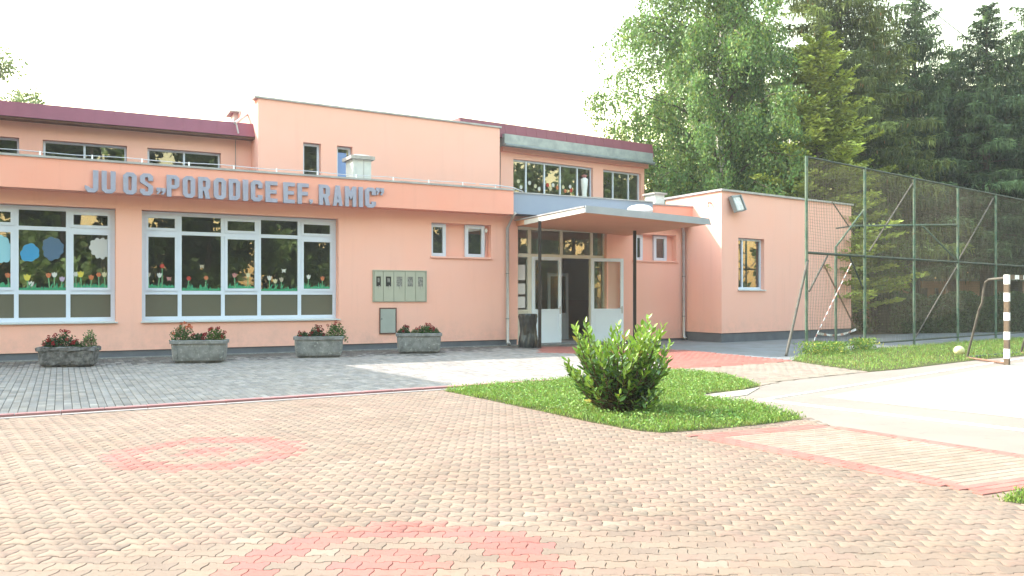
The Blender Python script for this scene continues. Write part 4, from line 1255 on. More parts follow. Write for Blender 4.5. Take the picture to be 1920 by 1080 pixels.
def glyph(ch, u0, u1, z0, z1, off, parent, th=.05):
    cu = bpy.data.curves.new('letter', 'CURVE')
    cu.dimensions = '2D'; cu.fill_mode = 'BOTH'; cu.extrude = th / 2
    cu.bevel_depth = .004; cu.bevel_resolution = 0
    for lp in GL[ch]:
        sp = cu.splines.new('POLY'); sp.points.add(len(lp) - 1); sp.use_cyclic_u = True
        for p, (x, y) in zip(sp.points, lp):
            p.co = (u0 + x * (u1 - u0), z0 + y * (z1 - z0), 0, 1)
    tmp = bpy.data.objects.new('tmp_letter', cu); COL.objects.link(tmp)
    dg = bpy.context.evaluated_depsgraph_get()
    me = bpy.data.meshes.new_from_object(tmp.evaluated_get(dg))
    bpy.data.objects.remove(tmp)
    o0 = org(parent)
    for v in me.vertices:
        q = MAIN.P(v.co.x, v.co.y, off + v.co.z)
        v.co = q - o0
    me.name = 'letter'
    me.materials.clear(); me.materials.append(M['letters'])
    for p in me.polygons: p.material_index = 0
    o = bpy.data.objects.new('letter', me); COL.objects.link(o); o.parent = parent
    return o
LT = [('J', 0, 60, 218), ('U', 0, 262, 425), ('O', 0, 520, 678), ('S', 0, 722, 875), ('P', 0, 1042, 1190), ('O', 0, 1235, 1380), ('R', 0, 1420, 1560), ('O', 0, 1605, 1750), ('D', 0, 1787, 1918),
      ('I', 1, 100, 158), ('C', 1, 195, 330), ('E', 1, 370, 510), ('E', 1, 585, 718), ('F', 1, 755, 885), ('R', 1, 1012, 1140), ('A', 1, 1180, 1290), ('M', 1, 1325, 1455), ('I', 1, 1490, 1535), ('C', 1, 1565, 1690)]
lo = OV + .035
zl0 = MAIN.z(160, 360.0, lo); zl1 = MAIN.z(160, 318.6, lo); zm0 = MAIN.z(690, 389, lo); zm1 = MAIN.z(690, 352, lo)
def zof(a, b, px): return a + (b - a) * (px - 160) / 530
for ch, s_, x0, x1 in LT:
    p0, p1 = (150, 440)[s_] + x0 / 6.4, (150, 440)[s_] + x1 / 6.4
    pm = (p0 + p1) / 2
    glyph(ch, MAIN.u(p0, lo), MAIN.u(p1, lo), zof(zl0, zm0, pm), zof(zl1, zm1, pm), lo, sign)
def small(ch, s_, x0, x1, y0, y1):
    p0, p1 = (150, 440)[s_] + x0 / 6.4, (150, 440)[s_] + x1 / 6.4; b_ = (300, 310)[s_]
    pm = (p0 + p1) / 2
    glyph(ch, MAIN.u(p0, lo), MAIN.u(p1, lo), MAIN.z(pm, b_ + y1 / 6.4, lo), MAIN.z(pm, b_ + y0 / 6.4, lo), lo, sign)
small(',', 0, 915, 968, 335, 412); small(',', 0, 972, 1028, 340, 418)
small('.', 1, 893, 935, 410, 465)
small(',', 1, 1692, 1738, 272, 356); small(',', 1, 1742, 1790, 278, 362)

# ------------------------------------------------------------------ things on the front wall
# meter cabinet
ma, mb_ = MAIN.u(699.5), MAIN.u(798); mz1 = MAIN.z(745, 508.5); mz0 = MAIN.z(745, 566)
mc = thing('meter_cabinet', 'olive grey electricity meter cabinet with five narrow doors on the wall', 'cabinet', MAIN.P((ma + mb_) / 2, mz0, 0))
mbx = MB()
t_ = .018
mbx.pbox(MAIN, ma, mb_, mz0, mz1, .002, .02)
mbx.pbox(MAIN, ma, mb_, mz1, mz1 + .025, .002, .05); mbx.pbox(MAIN, ma - t_, ma, mz0, mz1 + .025, .002, .04); mbx.pbox(MAIN, mb_, mb_ + t_, mz0, mz1 + .025, .002, .04)
mbx.build('case', 'cabinet', mc)
edges = [MAIN.u(400 + x / 3.4286) for x in (1030, 1089, 1157, 1229, 1297, 1359)]
for i in range(5):
    a, b = edges[i] + .008, edges[i + 1] - .008
    mbd = MB()
    cu_ = (a + b) / 2; hw = (b - a) * .27
    zw1 = mz1 - .14; zw0 = mz1 - .40
    mbd.pbox(MAIN, a, cu_ - hw, mz0 + .01, mz1 - .01, .022, .038); mbd.pbox(MAIN, cu_ + hw, b, mz0 + .01, mz1 - .01, .022, .038)
    mbd.pbox(MAIN, cu_ - hw, cu_ + hw, mz0 + .01, zw0, .022, .038); mbd.pbox(MAIN, cu_ - hw, cu_ + hw, zw1, mz1 - .01, .022, .038)
    d_ = mbd.build('door', 'cabinet', mc)
    MB().pbox(MAIN, cu_ - hw * .98, cu_ + hw * .98, zw0 + .004, zw1 - .004, .021, .026).build('meter_window', 'dark' if i in (0, 1) else 'meter', d_)
    if i < 2: MB().pbox(MAIN, cu_ - hw * .4, cu_ + hw * .5, zw0 + .11, zw1 - .04, .026, .030).build('meter', 'meter', d_)
    if i != 3: MB().tube([MAIN.P(cu_ + hw * .2, mz0 + .42, .038), MAIN.P(cu_ + hw * .2, mz0 + .42, .06), MAIN.P(cu_ + hw * .2 - .01, mz0 + .34, .06)], .009, 6).build('handle', 'downspout', d_)
ga, gb = MAIN.u(711), MAIN.u(743); gz1 = MAIN.z(727, 577); gz0 = MAIN.z(727, 626)
gc = thing('service_cabinet', 'small grey service cabinet low on the wall under the meter cabinet', 'cabinet', MAIN.P((ga + gb) / 2, gz0, 0))
x = MB(); x.pbox(MAIN, ga, gb, gz0, gz0 + .025, .002, .03); x.pbox(MAIN, ga, gb, gz1 - .025, gz1, .002, .03); x.pbox(MAIN, ga, ga + .025, gz0 + .025, gz1 - .025, .002, .03); x.pbox(MAIN, gb - .025, gb, gz0 + .025, gz1 - .025, .002, .03)
x.build('case', 'browntrim', gc)
dd = MB().pbox(MAIN, ga + .028, gb - .028, gz0 + .028, gz1 - .028, .003, .02).build('door', 'cabinet2', gc)
MB().tube([MAIN.P(ga + .06, (gz0 + gz1) / 2 + .05, .02), MAIN.P(ga + .06, (gz0 + gz1) / 2 + .05, .03)], .015, 8).build('lock', 'dark', dd)
# outside lamp in the recess
lp = MAIN.P(MAIN.u(911.5, -.1), MAIN.z(911.5, 433, -.1), -.1)
lm = thing('wall_lamp', 'small white bulb lamp in the small window recess', 'lamp', lp)
x = MB(); x.lathe([(.02, -.05), (.035, -.03), (.042, 0), (.035, .03), (.02, .045), (.02, .07)], lp, 10); x.build('bulb', 'dome', lm, smooth=True)
x = MB(); x.tube([lp + Vector((0, 0, -.04)), lp + Vector((-.02, .03, -.3)), lp + Vector((-.05, .05, -.72))], .008, 5); x.build('cable', 'gutter', lm)
# floodlight on the annex
fp = RF.P(RF.u(1384, .18), RF.z(1384, 381, .18), .18)
fl = thing('floodlight', 'square grey floodlight mounted high on the annex wall', 'floodlight', fp)
ax = Vector((RF.d.x, RF.d.y, 0)); nx = Vector((RF.n.x, RF.n.y, 0)); uz = Vector((0, 0, 1))
up_ = (uz * .93 - nx * .30 - ax * .16).normalized(); fw_ = (ax - up_ * ax.dot(up_)).normalized(); nn_ = fw_.cross(up_).normalized()
if nn_.dot(nx) < 0: nn_ = -nn_
def fbox(mb, a0, a1, b0, b1, d0, d1):
    g = lambda a, b, d: fp + fw_ * a + up_ * b + nn_ * d
    return mb.hexa([g(a0, b0, d1), g(a1, b0, d1), g(a1, b0, d0), g(a0, b0, d0), g(a0, b1, d1), g(a1, b1, d1), g(a1, b1, d0), g(a0, b1, d0)])
x = MB(); fbox(x, -.2, .2, -.25, .25, -.1, 0); fbox(x, -.24, -.2, -.25, .25, -.09, .05); fbox(x, .2, .24, -.25, .25, -.09, .05); fbox(x, -.2, .2, .2, .25, 0, .03); x.build('housing', 'gutter', fl)
x = MB(); fbox(x, -.18, .18, -.22, .19, .002, .012); x.build('lens', 'lamp_glass', fl)
x = MB(); x.tube([fp - nx * .18 + uz * .02, fp - nn_ * .09], .03, 8); x.build('bracket', 'gutter', fl)
# tiny hook on the sunlit side of the annex
hp = RS.P(-.45, ztR - .32, .0)
x = MB(); x.tube([hp, hp + Vector((RS.n.x, RS.n.y, 0)) * .12, hp + Vector((RS.n.x, RS.n.y, 0)) * .12 + Vector((0, 0, -.12))], .022, 6); x.build('wall_hook', 'browntrim', school)

# bin with a black bag
bp_ = G(990, 651.5)
bn = thing('litter_bin', 'litter bin lined with a wrinkled black plastic bag by the entrance', 'bin', bp_)
n_s, n_r = 40, 16
vs, fs = [], []
hB = MAIN.z(989, 588, .9) * .98
for j in range(n_r):
    t = j / (n_r - 1)
    for i in range(n_s):
        a = 2 * math.pi * i / n_s
        r = .245 - .035 * t + .02 * math.sin(t * 9) + .018 * math.sin(a * 5 + t * 4) * (1 - abs(t - .5)) + .012 * math.sin(a * 11 - t * 9) + random.uniform(-.006, .006)
        if t > .9: r += .02
        vs.append((bp_.x + r * math.cos(a) * 1.0, bp_.y + r * math.sin(a) * .9, hB * t))
for j in range(n_r - 1):
    for i in range(n_s):
        i2 = (i + 1) % n_s
        fs.append((j * n_s + i, j * n_s + i2, (j + 1) * n_s + i2, (j + 1) * n_s + i))
MB().add(vs, fs).build('bag', 'bag', bn, smooth=True)
x = MB(); x.lathe([(.20, 0), (.20, .02), (.19, hB * .9)], bp_, 20); x.build('drum', 'dark', bn)
x = MB(); x.tube([(bp_.x + .225 * math.cos(2 * math.pi * k / 24), bp_.y + .2 * math.sin(2 * math.pi * k / 24), hB) for k in range(25)], .018, 6); x.build('rim', 'bag', bn)

# planters -------------------------------------------------------------------
def planter(px0, px1, py, py_top, mat, label, rough=False, dep=.42):
    """concrete trough on the ground, front bottom edge at py, seen from px0 to px1"""
    pc = G((px0 + px1) / 2, py)
    L_ = (G(px1, py) - G(px0, py)).length * .93
    ang = R(9)
    hgt = (py - py_top) / (py - HY) * H
    root = thing('planter', label, 'planter', (pc.x, pc.y + dep * .5, 0), 'concrete flower troughs along the school front')
    d = Vector((math.cos(ang), math.sin(ang))); nrm = Vector((d.y, -d.x))
    c = Vector((pc.x, pc.y)) - nrm * dep * .5
    def Q(a, b, z): 
        q = c + d * a + nrm * b
        return (q.x, q.y, z)
    # rings from outside bottom up to the rim and down inside
    prof = [(-.09, 0), (-.03, .05), (-.015, .12), (0, .7 * hgt), (.0, hgt - .075), (.028, hgt - .07), (.03, hgt - .005), (.02, hgt), (-.035, hgt), (-.045, hgt - .07)]
    vs, fs = [], []
    n_per = None
    for (g, z) in prof:
        a, b = L_ / 2 + g, dep / 2 + g
        k = .035
        pts = []
        ns = 10
        for (sx, sy) in ((-1, 1), (1, 1), (1, -1), (-1, -1)):
            pts.append((sx * (a - k) if True else 0, sy * b)); 
        loop = []
        cs = [(-a + k, b), (a - k, b), (a, b - k), (a, -b + k), (a - k, -b), (-a + k, -b), (-a, -b + k), (-a, b - k)]
        seg = [ns, 1, 4, 1, ns, 1, 4, 1]
        for i in range(8):
            p, q = cs[i], cs[(i + 1) % 8]
            for j in range(seg[i]):
                t = j / seg[i]
                loop.append((p[0] + (q[0] - p[0]) * t, p[1] + (q[1] - p[1]) * t))
        n_per = len(loop)
        for (x_, y_) in loop:
            jx = random.uniform(-1, 1) * (.016 if rough else .003); jz = random.uniform(-1, 1) * (.014 if rough else .002)
            vs.append(Q(x_ * (1 + jx * .5), y_ + jx, max(0, z + (jz if z > 0 else 0))))
    for r_ in range(len(prof) - 1):
        for i in range(n_per):
            i2 = (i + 1) % n_per
            fs.append((r_ * n_per + i, r_ * n_per + i2, (r_ + 1) * n_per + i2, (r_ + 1) * n_per + i))
    fs.append(tuple(range(n_per - 1, -1, -1)))
    MB().add(vs, fs).build('trough', mat, root)
    m2 = MB(); m2.add([Q(-L_ / 2 + .03, dep / 2 - .03, hgt - .06), Q(L_ / 2 - .03, dep / 2 - .03, hgt - .06), Q(L_ / 2 - .03, -dep / 2 + .03, hgt - .06), Q(-L_ / 2 + .03, -dep / 2 + .03, hgt - .06)], [(0, 1, 2, 3)])
    m2.build('soil', 'soil', root)
    if not rough:
        # raised panel on the front face
        m3 = MB()
        z0_, z1_ = hgt * .2, hgt * .74
        for (a0, a1, b0, b1) in ((-L_ / 2 + .10, -L_ / 2 + .115, z0_, z1_), (L_ / 2 - .115, L_ / 2 - .10, z0_, z1_)):
            m3.hexa([Q(a0, dep / 2 + .008, b0), Q(a1, dep / 2 + .008, b0), Q(a1, dep / 2 - .04, b0), Q(a0, dep / 2 - .04, b0), Q(a0, dep / 2 + .012, b1), Q(a1, dep / 2 + .012, b1), Q(a1, dep / 2 - .04, b1), Q(a0, dep / 2 - .04, b1)])
        m3.build('rib', 'concrete', root)
    return c, d, nrm, L_, hgt, dep

def plant(pl_, t, r, h, base, blossom, label, flowers=10, col=(.32, .02, .025), n=700, name='geranium', cat='plant', droop=0.0, ls=(.025, .05), group='flowering plants in the concrete troughs'):
    c, d, nrm, L_, hgt, dep = pl_
    q = c + d * (t * L_)
    root = thing(name, label, cat, (q.x, q.y, hgt - .06), group)
    # dome of leaves
    u = RNG.normal(size=(n, 3)); u /= np.linalg.norm(u, axis=1, keepdims=True); u[:, 2] = np.abs(u[:, 2])
    rad = RNG.uniform(.35, 1.0, (n, 1)) ** .6
    P = u * rad * np.array([r, r * .8, h]) * RNG.uniform(.85, 1.12, (n, 1))
    P[:, 2] -= droop * np.maximum(0, np.abs(P[:, 0]) / r - .6)
    P += np.array([q.x, q.y, hgt - .06])
    A = u * .7 + RNG.normal(0, .6, (n, 3))
    T = tints(n, base, .22, .08)
    leaves('foliage', P, A, RNG.uniform(ls[0], ls[1], n), RNG.uniform(ls[0] * .8, ls[1] * .9, n), T, 'leaf', root)['kind'] = 'stuff'
    st = MB()
    for k in range(7):
        a = 2 * math.pi * k / 7
        st.tube([(q.x, q.y, hgt - .07), (q.x + .5 * r * math.cos(a), q.y + .4 * r * math.sin(a), hgt + h * .5)], .006, 4)
    for k in range(flowers):
        a = random.uniform(0, 6.28); e = random.uniform(.25, 1.35)
        p = Vector((q.x + r * math.cos(a) * math.cos(e) * 1.05, q.y + r * .8 * math.sin(a) * math.cos(e), hgt - .06 + h * (math.sin(e) * 1.0 + .12)))
        nb = 26
        v = RNG.normal(size=(nb, 3)); v /= np.linalg.norm(v, axis=1, keepdims=True)
        B = np.array(p) + v * .028
        leaves('blossom', B, v + RNG.normal(0, .5, (nb, 3)), .026, .024, tints(nb, col, .25, .05), 'flower', root)
    st.build('stems', 'stem', root)
    return root
P1 = planter(69, 174, 689, 651, 'concrete_rough', 'crumbling dark concrete planter, leftmost of the four troughs', True)
P2 = planter(319, 422, 681, 638, 'concrete', 'grey concrete planter under the middle classroom window')
P3 = planter(550, 644, 671, 631, 'concrete', 'grey concrete planter right of the classroom windows')
P4 = planter(742, 830, 663, 625, 'concrete', 'grey concrete planter below the meter cabinet')
GD, GM, GP_ = (.03, .075, .022), (.06, .12, .035), (.16, .20, .09)
plant(P1, -.30, .20, .24, GD, 0, 'dark geranium with red blossoms at the left end of the crumbling planter', 9)
plant(P1, -.08, .24, .34, GD, 0, 'tall dark green geranium with red blossoms in the crumbling planter', 11)
plant(P1, .16, .14, .16, GM, 0, 'low thin geranium in the crumbling planter', 4, n=300)
plant(P1, .38, .15, .38, GP_, 0, 'pale yellowish plant at the right end of the crumbling planter', 0, n=420, name='pale_plant')
plant(P2, -.33, .24, .38, GM, 0, 'tall loose green plant with orange blossoms at the left end of the second planter', 8, (.5, .10, .03), n=650)
plant(P2, -.02, .15, .20, GD, 0, 'small geranium with red blossoms in the middle of the second planter', 7, n=400)
plant(P2, .30, .23, .28, (.07, .12, .02), 0, 'bushy geranium with many red blossoms at the right end of the second planter', 13)
plant(P3, -.34, .16, .16, GD, 0, 'low geranium at the left end of the third planter', 4, n=400)
plant(P3, -.05, .19, .27, GD, 0, 'dark red flowering geranium in the middle of the third planter', 11, (.22, .02, .02))
plant(P3, .36, .26, .36, (.075, .14, .04), 0, 'big green plant spilling over the right end of the third planter', 4, n=800, droop=.25)
plant(P4, -.34, .18, .22, GD, 0, 'dark geranium at the left end of the planter below the meter cabinet', 7, (.22, .02, .02), n=450)
plant(P4, -.08, .12, .17, GP_, 0, 'thin pale plant in the planter below the meter cabinet', 1, n=260, name='pale_plant')
plant(P4, .16, .20, .26, (.07, .14, .04), 0, 'green geranium with red blossoms in the planter below the meter cabinet', 9)
plant(P4, .38, .13, .18, GM, 0, 'small geranium at the right end of the planter below the meter cabinet', 3, n=280)

# paper cut-outs on the classroom windows -----------------------------------------
SO = WO - .035 + .007
PC = {'white': (.72, .72, .70), 'yellow': (.72, .62, .10), 'orange': (.62, .20, .09), 'red': (.55, .07, .05), 'pink': (.55, .25, .25), 'lilac': (.55, .42, .62), 'cream': (.70, .64, .42), 'beige': (.48, .42, .33)}
PM = {k: flat('paper_' + k, tuple(c * .8 for c in v)) for k, v in PC.items()}
PM['green'] = flat('paper_green', (.05, .30, .16)); PM['stem'] = flat('paper_stem', (.16, .38, .20))
PM['skyblue'] = flat('paper_sky_blue', (.28, .55, .68)); PM['blue'] = flat('paper_blue', (.05, .28, .55)); PM['navy'] = flat('paper_dark_blue', (.075, .14, .24)); PM['cloud'] = flat('paper_grey_white', (.50, .51, .53))
def sheet_shape(mb, pts, off=SO, mi=0, th=.003):
    n = len(pts)
    vs = [MAIN.P(u, z, off) for u, z in pts] + [MAIN.P(u, z, off + th) for u, z in pts]
    mb.add(vs, [tuple(range(n - 1, -1, -1)), tuple(range(n, 2 * n))] + [(i, (i + 1) % n, n + (i + 1) % n, n + i) for i in range(n)], mi)
def paper_flower(px, py, col, kind, label, s=1.0, yb=541):
    u, z = MAIN.uz(px, py, SO); zb = MAIN.z(px, yb, SO)
    root = thing('paper_' + kind, label, 'paper flower' if kind != 'butterfly' else 'paper butterfly', MAIN.P(u, zb, SO), 'paper cut-outs on the classroom windows')
    r = .052 * s
    mb = MB()
    if kind == 'tulip':
        pts = [(-.5, -1), (.5, -1), (.95, 0), (1, 1), (.5, .5), (0, 1.15), (-.5, .5), (-1, 1), (-.95, 0)]
    elif kind == 'butterfly':
        pts = [(0, -.3), (.9, -1), (.7, 0), (1.2, 1), (.3, .6), (0, .9), (-.3, .6), (-1.2, 1), (-.7, 0), (-.9, -1)]
    else:
        pts = []
        for k in range(12):
            a = math.pi * 2 * k / 12; q = 1.15 if k % 2 == 0 else .75
            pts.append((q * math.cos(a), q * math.sin(a)))
    sheet_shape(mb, [(u + x * r, z + y * r * 1.05) for x, y in pts], SO + .004)
    mb.build('bloom', PM[col], root)
    if kind != 'butterfly' and zb < z - r:
        mb = MB(); lean = random.uniform(-.03, .03)
        sheet_shape(mb, [(u - .011 + lean, zb), (u + .011 + lean, zb), (u + .009, z - r * .8), (u - .009, z - r * .8)], SO + .0005)
        mb.build('stem', PM['stem'], root)
        mb = MB()
        sheet_shape(mb, [(u - .012 + lean, zb), (u + .03 + lean, zb), (u + .075 + lean, zb + .12), (u + .04 + lean, zb + .09), (u + .012 + lean, zb + .04)], SO + .0085)
        mb.build('leaf', PM['green'], root)
FLW = [(15, 516, 'orange', 'tulip', 'orange paper tulip on the leftmost pane at the photo edge'),
       (51, 520, 'yellow', 'tulip', 'wide yellow paper tulip below the blue paper cloud'),
       (58.5, 532, 'white', 'tulip', 'small white paper tulip low beside the wide yellow tulip'),
       (91, 516, 'orange', 'tulip', 'orange paper tulip below the dark blue paper cloud'),
       (102, 515, 'white', 'tulip', 'narrow white paper tulip right of the orange tulip under the dark blue cloud'),
       (116.5, 523, 'lilac', 'tulip', 'lilac paper tulip beside the window mullion'),
       (142, 514, 'white', 'daisy', 'white paper daisy cut off by the mullion below the white paper cloud'),
       (151, 514, 'yellow', 'tulip', 'yellow paper tulip at the left of the pane with the white paper cloud'),
       (171, 520, 'orange', 'tulip', 'lower orange paper tulip in the pane with the white paper cloud'),
       (185, 515, 'orange', 'daisy', 'orange round paper flower below the white paper cloud'),
       (195.5, 514.5, 'cream', 'tulip', 'pale yellow paper tulip at the right of the pane with the white paper cloud'),
       (278, 515, 'beige', 'tulip', 'beige paper tulip at the left end of the middle classroom window'),
       (299, 516, 'white', 'tulip', 'white paper tulip left of the tall red flower'),
       (304, 499, 'red', 'daisy', 'tall red paper flower standing above the others'),
       (317, 523, 'pink', 'butterfly', 'pink paper butterfly low beside the tall red paper flower'),
       (354, 522, 'red', 'daisy', 'red paper star flower low in the second pane'),
       (386.5, 521, 'orange', 'daisy', 'orange paper flower in the second pane of the middle window'),
       (378.5, 500, 'beige', 'butterfly', 'beige paper butterfly above the orange paper flower'),
       (439.5, 516, 'pink', 'tulip', 'pink paper tulip in the third pane of the middle window'),
       (465, 515.5, 'cream', 'tulip', 'cream paper tulip in the third pane of the middle window'),
       (505, 521, 'white', 'tulip', 'big white paper tulip in the fourth pane of the middle window'),
       (516, 527, 'cream', 'tulip', 'small cream paper tulip in the middle of the fourth pane'),
       (527.5, 524, 'beige', 'tulip', 'beige paper tulip at the right of the fourth pane'),
       (532, 508, 'white', 'butterfly', 'white paper butterfly in the fourth pane of the middle window'),
       (578.5, 519, 'white', 'tulip', 'white paper tulip in the last pane of the middle window'),
       (604.5, 522, 'orange', 'tulip', 'orange paper tulip in the last pane of the middle window')]
for f_ in FLW: paper_flower(*f_, s=1.25 if f_[2] in ('yellow',) else 1.0)
gi = 0
names = ['leftmost pane at the photo edge', 'pane with the blue paper clouds', 'pane with the white paper cloud', 'first pane of the middle window', 'second pane of the middle window', 'third pane of the middle window', 'fourth pane of the middle window', 'last pane of the middle window']
vis = [(1, 2), (1, 3), (1, 4), (2, 0), (2, 1), (2, 2), (2, 3), (2, 4)]
for (wk, ci), nm in zip(vis, names):
    pn = [p for p in PANES[wk] if p[5] == ci and p[6] == 1][0]
    a, b, c = pn[0] + .006, pn[1] - .006, pn[2] + .006
    pts = [(a, c), (b, c)]
    n_ = int((b - a) / .028)
    top = []
    for k in range(n_ + 1):
        u = b - (b - a) * k / n_
        h_ = (.075 if k % 2 == 0 else .035) * random.uniform(.7, 1.3)
        if random.random() < .12: h_ += .07
        top.append((u, c + h_))
    mb = MB(); sheet_shape(mb, pts + top, SO - .004)
    tag(mb.build('paper_grass', PM['green']), 'green paper grass fringe along the bottom of the ' + nm, 'paper grass', 'paper cut-outs on the classroom windows')
def cloud(px, py, rx, ry, mat, label, lim=None, bumps=9, amp=.12, wk=1, ci=3):
    pn = [p for p in PANES[wk] if p[5] == ci and p[6] == 1][0]
    u, z = MAIN.uz(px, py, SO); sc = MAIN.uz(px + 1, py, SO)[0] - u; sz = (MAIN.z(px, py, SO) - MAIN.z(px, py + 1, SO))
    pts = []
    for k in range(54):
        a = 2 * math.pi * k / 54
        q = 1 + amp * abs(math.sin(a * bumps / 2)) - amp * .5 + .07 * math.sin(a * 2 + px) + .05 * math.sin(a * 3 + py)
        uu = min(max(u + rx * sc * q * math.cos(a), pn[0] + .004), pn[1] - .004); zz = min(max(z + ry * sz * q * math.sin(a), pn[2]), pn[3] - .004)
        pts.append((uu, zz))
    mb = MB(); sheet_shape(mb, pts, SO - .002)
    tag(mb.build('paper_cloud', PM[mat]), label, 'paper cloud', 'paper cut-outs on the classroom windows')
cloud(4, 468, 20, 24, 'skyblue', 'pale sky blue paper cloud at the left photo edge', ci=2)
cloud(56, 474, 18, 16, 'blue', 'bright blue paper cloud beside the mullion', ci=3, bumps=7)
cloud(99, 466, 21, 20, 'navy', 'dull dark blue paper cloud', ci=3)
cloud(190, 465, 20, 20, 'cloud', 'greyish white paper cloud in the right pane of the left window', ci=4, bumps=11, amp=.2)
# vase behind the clerestory glass
vp_ = KW.P(KW.u(1095.5, -.05), zlow, -.05)
vz = KW.z(1095.5, 336, -.05)
va = thing('rolled_curtain', 'white bundled curtain hanging in the last pane of the clerestory window', 'curtain', vp_)
hv = vz - zlow
x = MB(); x.lathe([(.11, 0), (.12, hv * .3), (.085, hv * .6), (.12, hv * .85), (.13, hv), (.05, hv + .05)], KW.P(KW.u(1095.5, -.045), zlow, -.045), 14); x.build('cloth', 'dome', va, smooth=True)
x = MB(); x.lathe([(.06, hv + .05), (.10, hv + .1), (.09, hv + .14)], KW.P(KW.u(1095.5, -.045), zlow, -.045), 12); x.build('tie', PM['pink'], va)
DOTL = ['cream paper shape, topmost in the first clerestory pane', 'white paper shape low in the first clerestory pane', 'white paper shape, uppermost in the second clerestory pane',
        'cream paper shape in the middle of the second clerestory pane', 'white paper shape, lowest in the second clerestory pane', 'red paper shape, upper left in the third clerestory pane',
        'cream paper shape, lowest of the three in the third clerestory pane', 'white paper shape, upper right in the third clerestory pane', 'orange paper shape at the right end of the third clerestory pane',
        'cream paper shape, leftmost in the fourth clerestory pane', 'orange paper shape low in the fourth clerestory pane', 'white paper shape at the upper right of the fourth clerestory pane', 'red paper shape at the lower right of the fourth clerestory pane']
DOT = [(972, 340, 'cream'), (977, 351, 'white'), (993, 343, 'white'), (1004, 349, 'cream'), (1011, 354, 'white'), (1027, 347, 'red'), (1032, 354, 'cream'), (1037, 347, 'white'), (1045, 352, 'orange'), (1056, 351, 'cream'), (1060, 358, 'orange'), (1069, 350, 'white'), (1071, 357, 'red')]
for k_, (px, py, cc_) in enumerate(DOT):
    u, z = KW.uz(px, py, -.12); r = .062
    vs = [KW.P(u + r * math.cos(k * math.pi / 5), z + r * 1.15 * math.sin(k * math.pi / 5), -.125) for k in range(10)]
    vs2 = [KW.P(u + r * math.cos(k * math.pi / 5), z + r * 1.15 * math.sin(k * math.pi / 5), -.121) for k in range(10)]
    x = MB(); x.add(vs + vs2, [tuple(range(9, -1, -1)), tuple(range(10, 20))] + [(i, (i + 1) % 10, 10 + (i + 1) % 10, 10 + i) for i in range(10)])
    tag(x.build('paper_egg', PM[cc_]), DOTL[k_], 'paper shape', 'paper shapes on the clerestory window')
# ------------------------------------------------------------------ fence with its steel frame
f0 = G(1516, 662)
FN = Plane((f0.x, f0.y), vp=2830)
fence = thing('sports_fence', 'tall rusty green steel fence with wire netting along the ball court', 'fence', f0)
fz1 = FN.z(1713, 334); fzm = FN.z(1714, 486.4); fzb = FN.z(1717, 637.5)
fu = [FN.u(p) for p in (1512, 1621.5, 1714, 1796, 1867)]
step = (fu[4] - fu[0]) / 4
fu += [fu[4] + step * k for k in range(1, 6)]
uend = fu[-1]
for i, u in enumerate(fu):
    MB().tube([FN.P(u, -.05, 0), FN.P(u, fz1 + .02, 0)], .036, 10).build('post', 'green', fence, smooth=False)
for (zz, r_, mt_, nm) in ((fz1, .026, 'greendark', 'top_rail'), (fzm, .034, 'greendark', 'middle_rail'), (fzb, .024, 'greendark', 'bottom_rail')):
    MB().tube([FN.P(fu[0], zz, -.005), FN.P(uend, zz, -.005)], r_, 8).build(nm, mt_, fence)
def fbar(a, b, r=.02, mat='bar', off=-.06, nm='brace', off2=None):
    ua_, za_ = FN.uz(a[0], a[1], off); ub_, zb_ = FN.uz(b[0], b[1], off if off2 is None else off2)
    return MB().tube([FN.P(ua_, za_, off), FN.P(ub_, zb_, off if off2 is None else off2)], r, 8).build(nm, mat, fence)
pb = G(1474, 667.5)
MB().tube([FN.P(FN.u(1513), FN.z(1513, 488), .02), pb], .032, 10).build('brace', 'bar', fence)
ui_, zi_ = FN.uz(1567, 463, -.35)
MB().tube([FN.P(ui_, -.05, -.35), FN.P(ui_, zi_, -.35)], .034, 10).build('inner_post', 'green', fence)
fbar((1567, 463), (1621, 392), .026, 'green', -.35, 'brace', -.04)
fbar((1552, 478), (1517, 546), .026, 'bar', -.05)
fbar((1544, 495), (1602, 612), .02, 'rust', -.30)
fbar((1592, 478), (1621, 548), .024, 'greendark', -.05)
fbar((1568, 428), (1600, 423.5), .022, 'bar', -.35)
fbar((1600, 423.5), (1796, 421), .026, 'green', -.06)
fbar((1730, 424), (1796, 490), .026, 'green', -.06)
fbar((1711, 344), (1630, 471), .02, 'bar', -.05)
fbar((1863, 371), (1798, 486), .02, 'bar', -.05)
fbar((1795, 498), (1717, 632), .02, 'bar', -.05)
fbar((1560, 378), (1602, 440), .016, 'bar', -.3)
fbar((1612, 630), (1622, 651), .02, 'bar', -.05)
